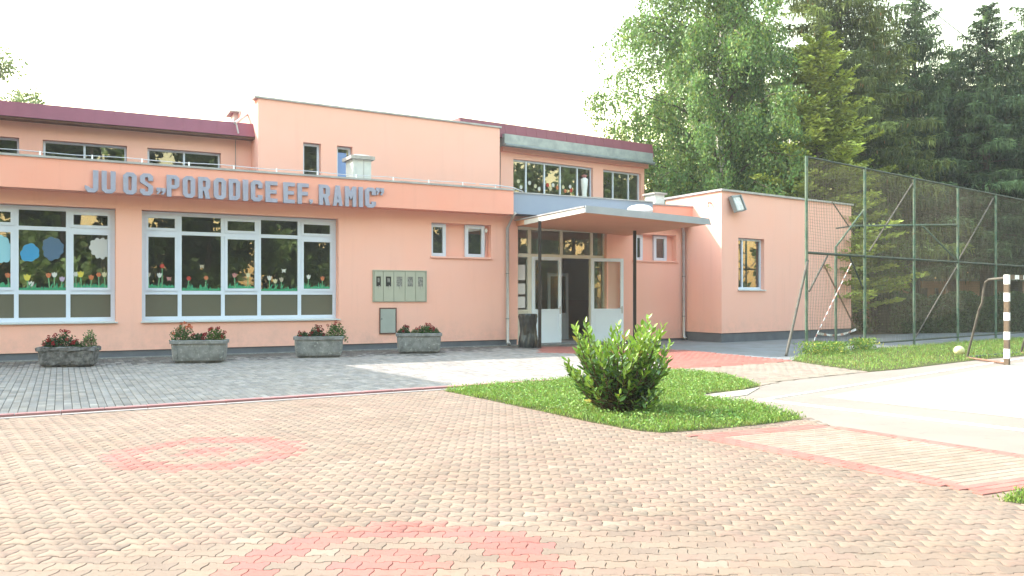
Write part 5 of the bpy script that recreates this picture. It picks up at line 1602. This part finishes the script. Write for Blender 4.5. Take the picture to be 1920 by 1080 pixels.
# pole wrapped in red and white barrier tape, and loose tape
ta, tz_ = FN.uz(1596, 494, -.2); tb, tzb_ = FN.uz(1523, 645, -.1)
pa_, pb_ = FN.P(ta, tz_, -.2), FN.P(tb, tzb_, -.1)
tp = thing('taped_pole', 'slanting pole wrapped in red and white barrier tape at the fence corner', 'pole', pb_)
x = MB(); nseg = 26
for k in range(nseg):
    x.tube([pa_.lerp(pb_, k / nseg), pa_.lerp(pb_, (k + 1) / nseg)], .014, 8, k % 2)
x.build('wrapped_tube', ['tapewhite', 'tapered'], tp)
bt0, btz0 = FN.uz(1533, 625, -.15); bt1, btz1 = FN.uz(1605, 617.5, -.9)
q0_, q1_ = FN.P(bt0, btz0, -.15), FN.P(bt1, btz1, -.9)
x = MB(); prev = None
for k in range(15):
    t = k / 14; p = q0_.lerp(q1_, t) + Vector((0, 0, -.10 * math.sin(math.pi * t)))
    tw_ = math.sin(k * 1.3) * .02
    cur = (p + Vector((tw_, 0, .028)), p - Vector((tw_, 0, .028)))
    if prev: x.quad(prev[0], cur[0], cur[1], prev[1], k % 3 == 0)
    prev = cur
tag(x.build('barrier_tape', ['tapewhite', 'tapered'], None, fix=False), 'loose white barrier tape stretched low from the taped pole to the annex', 'tape')
# netting: slightly wavy wires
pts_v, loops_, st_ = [], [], 0
cell = .075
V, Lp, Tt = [], [], []
def wire(pts, w):
    """flat three-sided wire through the points"""
    global V, Lp, Tt
    b = len(V)
    for p in pts:
        q = Vector(p)
        V.extend([(q.x - w, q.y, q.z), (q.x + w, q.y, q.z + w * .3), (q.x, q.y - w, q.z + w)])
    for i in range(len(pts) - 1):
        for k in range(3):
            a = b + i * 3 + k; c = b + i * 3 + (k + 1) % 3
            Lp.extend([a, c, c + 3, a + 3]); Tt.append(4)
vis_end = FN.u(1990)
nu = int((vis_end - fu[0]) / cell)
for i in range(nu):
    u = fu[0] + .04 + i * cell + random.uniform(-.006, .006)
    ph = random.uniform(0, 6.28)
    wob = lambda z: .012 * math.sin(z * 2.3 + u * .9) + .008 * math.sin(z * 5 + ph) + random.uniform(-.004, .004)
    wire([FN.P(u + wob(z), z, -.03 + .03 * math.sin(z * 1.7 + u)) for z in np.linspace(fzb + .02, fz1 - .01, 8)], .0036)
nz = int((fz1 - fzb) / cell)
for j in range(nz):
    z = fzb + .04 + j * cell
    wire([FN.P(u, z + .018 * math.sin(u * 2.2 + z * 3) + random.uniform(-.006, .006), -.03 + .03 * math.sin(z * 1.7 + u)) for u in np.linspace(fu[0], vis_end, 34)], .0030)
Tt = np.array(Tt); S_ = np.concatenate([[0], np.cumsum(Tt)[:-1]])
net = arrays_mesh('netting', np.array(V), Lp, S_, Tt, 'net', None, fence)
net['kind'] = 'stuff'

# handball goal -------------------------------------------------------------------
gp = G(1888, 684)
goal = thing('handball_goal', 'handball goal with worn brown and white banded posts on the court', 'goal', gp)
gd = Vector((FN.d.x, FN.d.y, 0)); gtop = (684 - 515) / (684 - HY) * H
gb_ = G(1813, 673); gb2 = G(1914, 663.5)
gr_ = Vector((gp.x, gp.y, 0)) + (gb2 - gb_)
bands = [(684, 672), (672, 654), (654, 637), (637, 622), (622, 601), (601, 586), (586, 565), (565, 549), (549, 533), (533, 515)]
def gz(py): return (684 - py) / (684 - HY) * H
hw = .045
def gpost(c):
    mb = MB()
    for i, (a, b) in enumerate(bands):
        z0_, z1_ = gz(a), gz(b)
        mb.hexa([c - gd * hw + Vector((-gd.y, gd.x, 0)) * -hw + Vector((0, 0, z0_)), c + gd * hw + Vector((-gd.y, gd.x, 0)) * -hw + Vector((0, 0, z0_)), c + gd * hw + Vector((-gd.y, gd.x, 0)) * hw + Vector((0, 0, z0_)), c - gd * hw + Vector((-gd.y, gd.x, 0)) * hw + Vector((0, 0, z0_)),
                 c - gd * hw + Vector((-gd.y, gd.x, 0)) * -hw + Vector((0, 0, z1_)), c + gd * hw + Vector((-gd.y, gd.x, 0)) * -hw + Vector((0, 0, z1_)), c + gd * hw + Vector((-gd.y, gd.x, 0)) * hw + Vector((0, 0, z1_)), c - gd * hw + Vector((-gd.y, gd.x, 0)) * hw + Vector((0, 0, z1_))], i % 2)
    mb.build('post', ['post_brown', 'post_white'], goal)
base_ = Vector((gp.x, gp.y, 0))
gpost(base_); gpost(gr_)
x = MB(); nb = 13; gv = gr_ - base_
cx_ = Vector((-gd.y, gd.x, 0)) * hw
for k in range(nb):
    a = base_ + gv * (hw / gv.length) + gv * (1 - 2 * hw / gv.length) * (k / nb); b = base_ + gv * (hw / gv.length) + gv * (1 - 2 * hw / gv.length) * ((k + 1) / nb)
    z0_, z1_ = gtop - .09, gtop - .002
    x.hexa([a - cx_ + Vector((0, 0, z0_)), b - cx_ + Vector((0, 0, z0_)), b + cx_ + Vector((0, 0, z0_)), a + cx_ + Vector((0, 0, z0_)), a - cx_ + Vector((0, 0, z1_)), b - cx_ + Vector((0, 0, z1_)), b + cx_ + Vector((0, 0, z1_)), a + cx_ + Vector((0, 0, z1_))], k % 2)
x.build('crossbar', ['post_brown', 'post_white'], goal)
for (fp_, bp2) in ((base_, Vector((gb_.x, gb_.y, 0))), (gr_, Vector((gb2.x, gb2.y, 0)))):
    dv = bp2 - fp_
    pts = [fp_ + Vector((0, 0, gtop - .06)), fp_ + dv * .42 + Vector((0, 0, gtop - .08)), fp_ + dv * .52 + Vector((0, 0, gtop - .14)), fp_ + dv * .56 + Vector((0, 0, gtop - .28)), fp_ + dv * .60 + Vector((0, 0, gtop * .68)), fp_ + dv * .68 + Vector((0, 0, gtop * .6)), bp2 + Vector((0, 0, .02))]
    MB().tube(pts, .024, 8).build('back_stay', 'bar', goal)
    MB().tube([fp_ + Vector((0, 0, .03)), fp_ + dv + Vector((0, 0, .03))], .024, 8).build('base_bar', 'rust', goal)
MB().tube([Vector((gb_.x, gb_.y, .03)), Vector((gb2.x, gb2.y, .03))], .028, 8).build('rear_bar', 'greendark', goal)
# ball in the grass
bq = G(1798, 668)
x = MB(); nr = 10
prof = [(.12 * math.sin(math.pi * k / nr) + .001, .11 - .11 * math.cos(math.pi * k / nr)) for k in range(nr + 1)]
x.lathe(prof, (bq.x, bq.y, .02), 16)
tag(x.build('ball', 'ball', None, smooth=True), 'pale yellow ball lying in the grass beside the goal', 'ball')

# ------------------------------------------------------------------ laurel bush
lb = G(1160, 772)
bush = thing('laurel_bush', 'bushy green laurel shrub with glossy upright leaves on the grass island', 'shrub', lb)
stems = MB()
LC, LA, LS, LT_ = [], [], [], []
tops = [(1077, 615), (1098, 605), (1088, 640), (1066, 680), (1110, 640), (1128, 650), (1150, 645), (1165, 612), (1152, 622), (1180, 640), (1195, 620), (1205, 612), (1221, 598), (1235, 612), (1240, 640), (1225, 630),
        (1262, 648), (1250, 690), (1070, 700), (1085, 660), (1105, 620), (1135, 640), (1213, 640), (1190, 655), (1245, 670), (1140, 670), (1170, 665), (1120, 680), (1200, 690), (1235, 710), (1085, 720), (1100, 700),
        (1062, 690), (1230, 660), (1215, 615), (1090, 630), (1160, 690), (1180, 705), (1130, 710), (1150, 730), (1210, 735), (1110, 735), (1190, 745), (1240, 735), (1105, 750), (1225, 755)]
sc_ = lb.y / F
for rep in range(3):
    for i, (tx, ty) in enumerate(tops):
        dep_ = random.uniform(-.45, .45) if rep else random.uniform(-.3, .3)
        q = 1.0 if rep == 0 else random.uniform(.72, .98)
        T = Vector((lb.x + (tx - 1160) * sc_ * (q if rep else 1) * (1.0 if abs(dep_) < .35 else .8), lb.y + dep_, max(.12, (772 - ty) * sc_ * q)))
        B = Vector((lb.x + random.uniform(-.14, .14), lb.y + random.uniform(-.14, .14), 0))
        mid = B.lerp(T, .55) + Vector(((T.x - B.x) * .12, dep_ * .12, -.04))
        pts = [B, B.lerp(mid, .5), mid, mid.lerp(T, .5) + Vector((0, 0, .0)), T]
        stems.tube(pts, [.011, .010, .008, .006, .003], 5)
        Ls = (T - B).length
        n_ = int(Ls * (.66 if rep == 0 else .56) / .026)
        for k in range(n_):
            t = 1 - (k / max(1, n_)) * .66
            p = mid.lerp(T, (t - .55) / .45) if t > .55 else B.lerp(mid, t / .55)
            ax_ = (T - mid).normalized()
            ph = k * 2.4 + i
            rd = Vector((math.cos(ph), math.sin(ph), random.uniform(-.1, .2)))
            up = .95 if t > .8 else .55 if t > .5 else .1
            a = (ax_ * up + rd * (.62 if t > .8 else .9) + Vector((0, 0, -.12 if t < .5 else .05))).normalized()
            ln = random.uniform(.085, .125) * (1.0 if t < .92 else .85)
            LC.append(p + a * ln * .55); LA.append(a); LS.append(ln)
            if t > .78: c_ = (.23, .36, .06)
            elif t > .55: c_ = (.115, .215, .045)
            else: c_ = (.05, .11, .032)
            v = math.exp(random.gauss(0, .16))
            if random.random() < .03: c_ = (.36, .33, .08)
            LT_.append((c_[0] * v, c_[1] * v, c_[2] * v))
stems.build('stems', 'stem', bush)
lt_v = [(-.5, 0, 0), (-.22, .19, .03), (.12, .20, .03), (.5, 0, -.04), (.12, -.20, .03), (-.22, -.19, .03), (-.22, 0, -.03), (.12, 0, -.03)]
lt_f = [(0, 6, 1), (1, 6, 7, 2), (2, 7, 3), (0, 5, 6), (5, 4, 7, 6), (4, 3, 7)]
mats_ = []
for p, a, ln in zip(LC, LA, LS):
    up = Vector((random.gauss(0, .5), random.gauss(0, .5), 1))
    y = up.cross(a).normalized(); z = a.cross(y).normalized()
    m = Matrix((( a.x * ln, y.x * ln, z.x * ln, p.x), (a.y * ln, y.y * ln, z.y * ln, p.y), (a.z * ln, y.z * ln, z.z * ln, p.z), (0, 0, 0, 1)))
    mats_.append(m)
LT_ = np.array(LT_)
near = sorted(range(len(LC)), key=lambda i: LC[i].y + (0 if abs(LC[i].x - lb.x) < 1 else 1))
single, rest = near[:300], near[300:]
lv = np.array([(.23, .36, .06), (.27, .41, .08), (.115, .215, .045), (.14, .25, .05), (.05, .11, .032), (.065, .13, .038), (.36, .33, .08)])
cache = {}
for i in single:
    key = int(np.argmin(((lv - LT_[i]) ** 2).sum(1)))
    if key not in cache:
        me = bpy.data.meshes.new('leaf'); me.from_pydata(lt_v, [], lt_f)
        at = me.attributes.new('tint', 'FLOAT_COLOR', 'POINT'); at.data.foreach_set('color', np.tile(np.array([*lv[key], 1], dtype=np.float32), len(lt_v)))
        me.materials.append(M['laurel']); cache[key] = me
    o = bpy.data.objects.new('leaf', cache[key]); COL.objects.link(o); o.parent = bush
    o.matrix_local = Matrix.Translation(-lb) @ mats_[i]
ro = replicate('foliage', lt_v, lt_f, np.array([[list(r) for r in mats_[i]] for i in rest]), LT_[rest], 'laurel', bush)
ro['kind'] = 'stuff'

# ------------------------------------------------------------------ trees
def trunk_mb(pts, radii, n=10):
    return MB().tube(pts, radii, n)

def birch(loc, label):
    root = thing('birch_tree', label, 'tree', loc)
    L0 = Vector(loc); mb = MB(); lm = MB()
    tr = [L0 + Vector((0, 0, -.1)), L0 + Vector((.1, 0, 4)), L0 + Vector((-.1, .1, 9)), L0 + Vector((.15, 0, 14)), L0 + Vector((.1, .1, 18.5))]
    mb.tube(tr, [.24, .2, .15, .09, .02], 10)
    P, A = [], []
    for i in range(150):
        z0_ = 3.0 + 14.8 * (i / 150) ** .95
        az = i * 2.4 + random.uniform(-.3, .3)
        env = 5.4 * math.sin(math.pi * min(1, max(.08, (z0_ - 1.5) / 18.5)) ** .78) ** .75
        env *= random.uniform(.62, 1.12) * (1 - .42 * max(0, math.cos(az))) * (1 + .10 * max(0, math.cos(az - 3.9))) * (1 if z0_ < 8 else .80 if z0_ < 11 else .68)
        rise = random.uniform(.8, 2.2)
        o = Vector((math.cos(az), math.sin(az), 0))
        pts = [L0 + Vector((0, 0, z0_)), L0 + o * env * .35 + Vector((0, 0, z0_ + rise * .7)), L0 + o * env * .7 + Vector((0, 0, z0_ + rise)), L0 + o * env + Vector((0, 0, z0_ + rise * .7))]
        lm.tube(pts, [.045, .032, .02, .008], 5)
        ns = int(8 + env * 7.5)
        for k in range(ns):
            t = random.uniform(.18, 1.0)
            s = t * 3
            j = min(2, int(s)); b = pts[j].lerp(pts[j + 1], s - j)
            b = b + Vector((random.gauss(0, .22), random.gauss(0, .22), random.gauss(0, .12)))
            ln = random.uniform(.4, 1.45) * (1.1 if z0_ < 12 else .85)
            nl = int(ln / .034)
            tt = np.linspace(0, 1, nl)[:, None]
            sw = np.array([random.gauss(0, .16), random.gauss(0, .16), 0])
            S = np.array(b) + o_np(o) * .35 * tt * (1 - tt) + sw * tt ** 2 + np.array([0, 0, -ln]) * tt ** 1.25
            S += RNG.normal(0, .085, S.shape)
            P.append(S)
            A.append(np.array([0, 0, -1.0]) + RNG.normal(0, .55, S.shape))
    mb.build('trunk', 'birchbark', root); lm.build('limbs', 'bark', root)
    P = np.concatenate(P); A = np.concatenate(A)
    n = len(P)
    T = tints(n, (.125, .21, .07), .26, .07)
    y = RNG.random(n) < .12; T[y] = tints(int(y.sum()), (.22, .28, .07), .15, .06)
    leaves('crown', P, A, RNG.uniform(.095, .16, n), RNG.uniform(.06, .10, n), T, 'leaf', root)
    return root
def o_np(v): return np.array([v.x, v.y, v.z])

def conifer(loc, h, r, z0, label, name='spruce_tree', base=(.042, .075, .034), tip=(.115, .155, .05), step=.30, droop=.25, hang=.8, seed=1, cones=False, up=0.0, qlen=.24, qw=.055, dens=1.0, shape=.85, lat=.36):
    root = thing(name, label, 'tree', loc)
    rng = np.random.default_rng(seed); rnd = random.Random(seed)
    L0 = np.array(loc, dtype=float)
    mb = MB()
    mb.tube([Vector(loc) + Vector((0, 0, -.1)), Vector(loc) + Vector((0, 0, h * .4)), Vector(loc) + Vector((0, 0, h))], [.018 * h, .011 * h, .01], 10)
    C, A, T, LN, WD = [], [], [], [], []
    z = z0; i = 0
    while z < h - .15:
        f = 1 - z / h
        for k in range(5 if f > .3 else 4):
            az = i * 2.4 + rnd.uniform(-.35, .35); i += 1
            ln = r * f ** shape * rnd.uniform(.68, 1.12) + .10
            bc = math.exp(rnd.gauss(0, .28))
            o = np.array([math.cos(az), math.sin(az), 0]); pr = np.array([-math.sin(az), math.cos(az), 0])
            zz = z + rnd.uniform(-.14, .14)
            slope = up + (.45 if f < .25 else .12 if f < .5 else -.05)
            def path(t):
                return L0 + np.array([0, 0, zz]) + o * (ln * t)[:, None] + np.array([0, 0, 1.0]) * (ln * (slope * t - droop * 1.6 * t ** 2 + droop * 1.15 * t ** 3))[:, None]
            bp_ = path(np.array([0, .33, .66, 1.0]))
            mb.tube([tuple(p) for p in bp_], [.012 + .008 * ln, .01 + .005 * ln, .01, .004], 4, 0, False)
            nt = max(4, int(ln / .15 * dens))
            ts = np.linspace(.12, 1, nt) + rng.uniform(-.02, .02, nt)
            for side in (-1, 1, 0):
                base_p = path(np.clip(ts, 0, 1))
                if side:
                    l_ = ln * lat * (1 - .72 * ts) * rng.uniform(.6, 1.15, nt) + .12 * min(1, f * 5)
                    d_ = pr * side * .82 + o * .5
                    d_ = d_[None, :] + np.stack([np.zeros(nt), np.zeros(nt), rng.uniform(-.45, -.05, nt) * hang + up * .4], axis=1)
                else:
                    l_ = np.full(nt, .22); d_ = np.tile(o, (nt, 1)) + np.array([0, 0, up * .5])
                ns = 5 if side else 2
                for s in range(ns):
                    q = (s + .5) / ns
                    c = base_p + d_ * (l_ * q)[:, None] + rng.normal(0, .035, (nt, 3))
                    a = d_ + rng.normal(0, .30, (nt, 3))
                    tipness = np.clip(.35 * q + .65 * ts, 0, 1)[:, None]
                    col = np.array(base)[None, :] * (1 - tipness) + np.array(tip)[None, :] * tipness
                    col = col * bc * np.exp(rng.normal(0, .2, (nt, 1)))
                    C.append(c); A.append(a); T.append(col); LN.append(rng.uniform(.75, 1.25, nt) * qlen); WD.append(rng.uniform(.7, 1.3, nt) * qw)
                    if hang > .3 and s % 2 == 0:
                        # hanging twigs below the branch
                        hl = rng.uniform(.6, 1.5, nt) * qlen * (1.0 + hang * .5) * min(1, .35 + f * 3)
                        C.append(c + np.stack([np.zeros(nt), np.zeros(nt), -hl * .5], axis=1)); A.append(np.array([0, 0, -1.0]) + rng.normal(0, .25, (nt, 3)))
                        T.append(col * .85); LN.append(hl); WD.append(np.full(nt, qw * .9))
            if cones and f < .75 and rnd.random() < .65:
                for _ in range(3):
                    t = np.array([rnd.uniform(.6, .98)])
                    c = path(t) + np.array([[rnd.uniform(-.3, .3), rnd.uniform(-.3, .3), -.22]])
                    for s in range(2):
                        C.append(c); A.append(np.array([[rnd.gauss(0, .12), rnd.gauss(0, .12), -1]])); T.append(np.array([[.26, .15, .065]])); LN.append(np.array([.2])); WD.append(np.array([.06]))
        z += step * (1 if f > .4 else .85)
    mb.build('trunk', 'bark', root)
    C = np.concatenate(C); A = np.concatenate(A); T = np.clip(np.concatenate(T), .004, .8)
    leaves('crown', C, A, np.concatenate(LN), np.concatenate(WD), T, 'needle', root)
    return root

def broadleaf(loc, h, r, label, n=16000, base=(.09, .15, .045), ls=(.14, .3), zc=.62, nb=34, name='broadleaf_tree', seed=3):
    root = thing(name, label, 'tree', loc)
    rng = np.random.default_rng(seed); rnd = random.Random(seed)
    mb = MB(); L0 = Vector(loc)
    mb.tube([L0 + Vector((0, 0, -.1)), L0 + Vector((.1, 0, h * .35)), L0 + Vector((0, .1, h * .8))], [.02 * h, .014 * h, .02], 8)
    C, T, A = [], [], []
    per = n // nb
    for k in range(nb):
        u = rng.normal(size=3); u /= np.linalg.norm(u)
        c = np.array([u[0] * r * .72, u[1] * r * .72, h * zc + u[2] * h * (1 - zc) * .78]) * np.array([1, 1, 1]) * 1.0
        rad = r * rnd.uniform(.22, .42)
        mb.tube([L0 + Vector((0, 0, h * rnd.uniform(.25, .5))), L0 + Vector(c) * 1.0], [.05, .012], 5, 0, False)
        v = rng.normal(size=(per, 3)); v /= np.linalg.norm(v, axis=1, keepdims=True)
        C.append(np.array(loc) + c + v * rad * rng.uniform(.3, 1.1, (per, 1)) * np.array([1, 1, .8])); A.append(v + rng.normal(0, .7, (per, 3)) + np.array([0, 0, -.4]))
        T.append(np.array(base)[None, :] * math.exp(rnd.gauss(0, .14)) * np.exp(rng.normal(0, .2, (per, 1))) * (1 + rng.normal(0, .06, (per, 3))))
    mb.build('trunk', 'bark', root)
    C = np.concatenate(C); A = np.concatenate(A); T = np.clip(np.concatenate(T), .005, .7)
    leaves('crown', C, A, rng.uniform(ls[0], ls[1], len(C)), rng.uniform(ls[0] * .6, ls[1] * .6, len(C)), T, 'leaf', root)
    return root

birch((8.3, 32.8, 0), 'tall weeping birch with pale green hanging foliage behind the school annex')
def at(px, Y): return ((px - CX) / F * Y, Y, 0)
conifer(at(1405, 38.5), 13.5, 4.2, 1.0, 'dark spruce half hidden behind the right side of the birch', seed=12, base=(.035, .065, .036), tip=(.075, .12, .055), step=.36)
broadleaf(at(1290, 40), 9.5, 4.6, 'dark leafy tree behind the lower half of the birch', 20000, (.06, .10, .04), (.14, .26), seed=14)
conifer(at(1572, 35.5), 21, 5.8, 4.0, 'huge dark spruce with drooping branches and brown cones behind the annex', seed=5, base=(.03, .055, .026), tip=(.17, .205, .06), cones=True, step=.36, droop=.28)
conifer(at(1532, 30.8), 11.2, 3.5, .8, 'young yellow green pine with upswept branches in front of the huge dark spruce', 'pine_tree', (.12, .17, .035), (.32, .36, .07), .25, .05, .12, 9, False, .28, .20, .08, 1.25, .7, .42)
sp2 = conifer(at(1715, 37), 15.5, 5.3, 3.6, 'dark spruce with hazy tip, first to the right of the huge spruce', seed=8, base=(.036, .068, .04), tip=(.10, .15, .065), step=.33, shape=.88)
spots = [(1850, 36, 14.2, 1.2, 'dark spruce with pointed tip above the fence near the right photo edge'), (1965, 38, 16.5, 1.2, 'dark spruce cut by the right edge of the photo'), (1640, 40, 15, 1.0, 'shaded spruce filling the gap right behind the huge dark spruce'),
         (1785, 42, 14.0, 1.25, 'far spruce between the two right hand spruces'), (1905, 46, 15.0, 1.3, 'tall far spruce behind the gap at the right edge')]
for (px, Y, h_, s_, lab) in spots:
    o = copy_tree(sp2)
    o.location = at(px, Y)
    o.rotation_euler.z = random.uniform(0, 6.28)
    k = h_ / 15.5
    o.scale = (k * s_, k * s_, k)
    o['label'] = lab
for o in [q for q in bpy.data.objects if q.get('category') == 'tree' and q.name.startswith('spruce_tree')]:
    o['group'] = 'dark spruces behind the fence'
broadleaf(at(1945, 47), 14.5, 4.2, 'pale green leafy tree far behind the spruces at the right edge', 16000, (.15, .21, .075), (.14, .26), seed=4)
broadleaf(at(-30, 40), 14.0, 3.6, 'leafy tree peeking over the maroon roof at the left edge', 14000, (.13, .17, .08), (.12, .24), seed=6)
# bushes under the trees, seen over the annex roof and behind the fence
def bush_mass(name, px, Y, h, r, base, label, n=9000, ls=(.08, .18), seed=1):
    rng = np.random.default_rng(seed)
    c = np.array(at(px, Y))
    root = thing(name, label, 'shrub', tuple(c))
    v = rng.normal(size=(n, 3)); v /= np.linalg.norm(v, axis=1, keepdims=True); v[:, 2] = np.abs(v[:, 2])
    bump = 1 + .22 * np.sin(v[:, :1] * 7 + seed) * np.sin(v[:, 1:2] * 6) + .15 * np.sin(v[:, 2:3] * 9 + v[:, :1] * 5)
    P = c + v * np.array([r, r, h]) * bump * rng.uniform(.45, 1.05, (n, 1)) ** .6
    leaves('foliage', P, v + rng.normal(0, .6, (n, 3)), rng.uniform(ls[0], ls[1], n), rng.uniform(ls[0] * .6, ls[1] * .6, n), tints(n, base, .22, .07), 'leaf', root)
    x = MB()
    for k in range(6):
        x.tube([tuple(c), tuple(c + np.array([r * .5 * math.cos(k), r * .5 * math.sin(k), h * .7]))], [.04, .012], 5)
    x.build('stems', 'stem', root)
    return root
bush_mass('shrub', 1450, 33.5, 6.2, 1.9, (.10, .17, .045), 'light green shrub behind the annex roof below the young pine', 9000, seed=2)
bush_mass('shrub', 1385, 35.5, 5.6, 2.4, (.06, .11, .035), 'dark shrub between birch and pine behind the annex', 9000, seed=3)
bush_mass('shrub', 1640, 32.5, 5.4, 1.1, (.12, .17, .045), 'yellow green shrub seen through the netting beside the annex', 7000, seed=5)

# hedge and the low terracotta building behind the fence
hA, hB = Vector(at(1655, 31.5)), Vector(at(2080, 33.5))
hedge = thing('hedge', 'clipped dark green hedge behind the fence', 'hedge', tuple((hA + hB) / 2))
n = 26000
t = RNG.random(n)
side = RNG.random(n)
hd = np.array(hB - hA); hn = np.array([-hd[1], hd[0], 0]); hn /= np.linalg.norm(hn)
hh = 1.35 + .12 * np.sin(t * 25) + .07 * np.sin(t * 61)
P = np.array(hA)[None, :] + hd[None, :] * t[:, None]
front = side < .6
P[front] += -hn * (.45 + RNG.uniform(-.1, .1, (front.sum(), 1))); P[front, 2] = RNG.random(front.sum()) * hh[front]
P[~front] += hn * RNG.uniform(-.5, .5, ((~front).sum(), 1)); P[~front, 2] = hh[~front] + RNG.uniform(-.12, .06, (~front).sum())
leaves('foliage', P, RNG.normal(size=(n, 3)) + np.array([0, -.5, .3]), RNG.uniform(.07, .13, n), RNG.uniform(.04, .08, n), tints(n, (.075, .12, .05), .22, .07), 'leaf', hedge)
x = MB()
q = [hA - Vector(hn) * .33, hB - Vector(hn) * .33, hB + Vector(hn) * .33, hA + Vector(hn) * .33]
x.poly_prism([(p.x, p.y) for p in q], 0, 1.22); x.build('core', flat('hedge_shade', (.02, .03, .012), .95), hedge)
bA = Vector(at(1545, 45))
OB = Plane((bA.x, bA.y), d=(1, .10))
ob = thing('low_outbuilding', 'low terracotta coloured building half hidden behind fence and hedge', 'building', tuple(bA))
oz = OB.z(1760, 527)
wins = [(OB.u(1725), OB.u(1741), OB.z(1733, 590), OB.z(1733, 540)), (OB.u(1752), OB.u(1762), OB.z(1757, 590), OB.z(1757, 540)), (OB.u(1842), OB.u(1852), OB.z(1847, 605), OB.z(1847, 535)), (OB.u(1655), OB.u(1672), OB.z(1660, 590), OB.z(1660, 545))]
wall_mb(OB, 0, -1, 16, 0, oz, wins, .2).build('wall', 'outbuilding', ob)
for (a, b, c, d) in wins:
    w = MB().pbox(OB, a, b, c, d, -.2, -.14).build('window', 'dark', ob)
    x = MB(); x.pbox(OB, a, a + .05, c, d, -.135, -.1); x.pbox(OB, b - .05, b, c, d, -.135, -.1); x.pbox(OB, a + .05, b - .05, d - .05, d, -.135, -.1); x.build('frame', 'bar', w)
x = MB(); x.pbox(OB, -1.3, 16.3, oz, oz + .14, -6, .45); x.build('roof', 'gutter', ob)

# overhead cable in the top right corner
ca0, ca1 = Vector(at(1690, 30)), Vector(at(1840, 34))
z0_, z1_ = H + (HY + 30) / F * 30, H + (HY - 92) / F * 34
p0 = Vector((ca0.x, ca0.y, z0_)); p1 = Vector((ca1.x, ca1.y, z1_))
dcab = p1 - p0
x = MB(); x.tube([p0 - dcab * 1.2, p0, p0.lerp(p1, .5) - Vector((0, 0, .06)), p1, p1 + dcab * 1.0], .02, 6)
tag(x.build('overhead_cable', 'dark'), 'dark overhead cable crossing between the spruces at top right', 'cable')

# thicket closing the view behind the low building
rng = np.random.default_rng(31)
n = 26000
tx = rng.uniform(14, 52, n); tp = 7.5 + 1.8 * np.sin(tx * .9) + 1.1 * np.sin(tx * 2.3 + 1)
P = np.stack([tx, 54 + rng.normal(0, 1.2, n), tp * rng.uniform(0, 1, n) ** .8], axis=1)
tag(leaves('thicket', P, rng.normal(size=(n, 3)), rng.uniform(.25, .5, n), rng.uniform(.18, .34, n), np.clip(np.array((.05, .08, .03))[None, :] * np.exp(rng.normal(0, .3, (n, 1))) * np.ones((n, 3)), .004, .5), 'leaf'),
    'dark thicket closing the view behind the low terracotta building', 'thicket', None, 'stuff')

# wood on the far side of the yard, behind the photographer (seen mirrored in the windows)
n_t = 44
C, A, T = [], [], []
rng = np.random.default_rng(77)
wm = MB()
for k in range(n_t):
    a = -.55 + 2.0 * k / (n_t - 1)
    x_, y_ = -18 + k * 2.6 + rng.uniform(-1, 1), -17 - 3 * math.sin(k * 1.7) - abs(k - 8) * .2
    if k >= 30:
        x_, y_ = 60 + 6 * math.sin(k * 2.1) - (k - 37) ** 2 * .05, -18 + (k - 30) * 4.0
    h_ = rng.uniform(18, 24)
    wm.tube([(x_, y_, -.1), (x_, y_, h_ * .7)], [.22, .06], 6)
    for b in range(36):
        u = rng.normal(size=3); u /= np.linalg.norm(u)
        c = np.array([x_ + u[0] * 2.9, y_ + u[1] * 2.4, h_ * .48 + u[2] * h_ * .45])
        m = 170
        v = rng.normal(size=(m, 3)); v /= np.linalg.norm(v, axis=1, keepdims=True)
        C.append(c + v * rng.uniform(.3, 1.5, (m, 1))); A.append(v + rng.normal(0, .6, (m, 3)))
        T.append(np.array((.14, .20, .075)) * math.exp(rng.normal(0, .55)) * np.exp(rng.normal(0, .2, (m, 1))) * np.ones((m, 3)))  # wide tone spread per clump paints in sunlit and shaded clumps
C = np.concatenate(C); A = np.concatenate(A); T = np.clip(np.concatenate(T), .004, .6)
wo = tag(leaves('woods', C, A, rng.uniform(.35, .7, len(C)), rng.uniform(.25, .45, len(C)), T, 'leaf'), 'row of leafy trees on the far side of the yard', 'trees', None, 'stuff')
wm.build('trunks', 'bark', wo)['kind'] = 'stuff'

# thin summer haze over the whole place
hz = MB(); hz.box((-255, -255, -1.2), (275, 335, 27))
hzo = tag(hz.build('haze', 'dark'), 'thin bright summer haze over the school yard', 'haze', None, 'stuff')
hm_ = bpy.data.materials.new('haze'); hm_.use_nodes = True
for nd in list(hm_.node_tree.nodes):
    if nd.type != 'OUTPUT_MATERIAL': hm_.node_tree.nodes.remove(nd)
pv = hm_.node_tree.nodes.new('ShaderNodeVolumePrincipled')
pv.inputs['Color'].default_value = (.92, .94, .97, 1)
pv.inputs['Density'].default_value = .0008
pv.inputs['Anisotropy'].default_value = .2
hm_.node_tree.links.new(pv.outputs[0], hm_.node_tree.nodes['Material Output'].inputs['Volume'])
hzo.data.materials.clear(); hzo.data.materials.append(hm_)
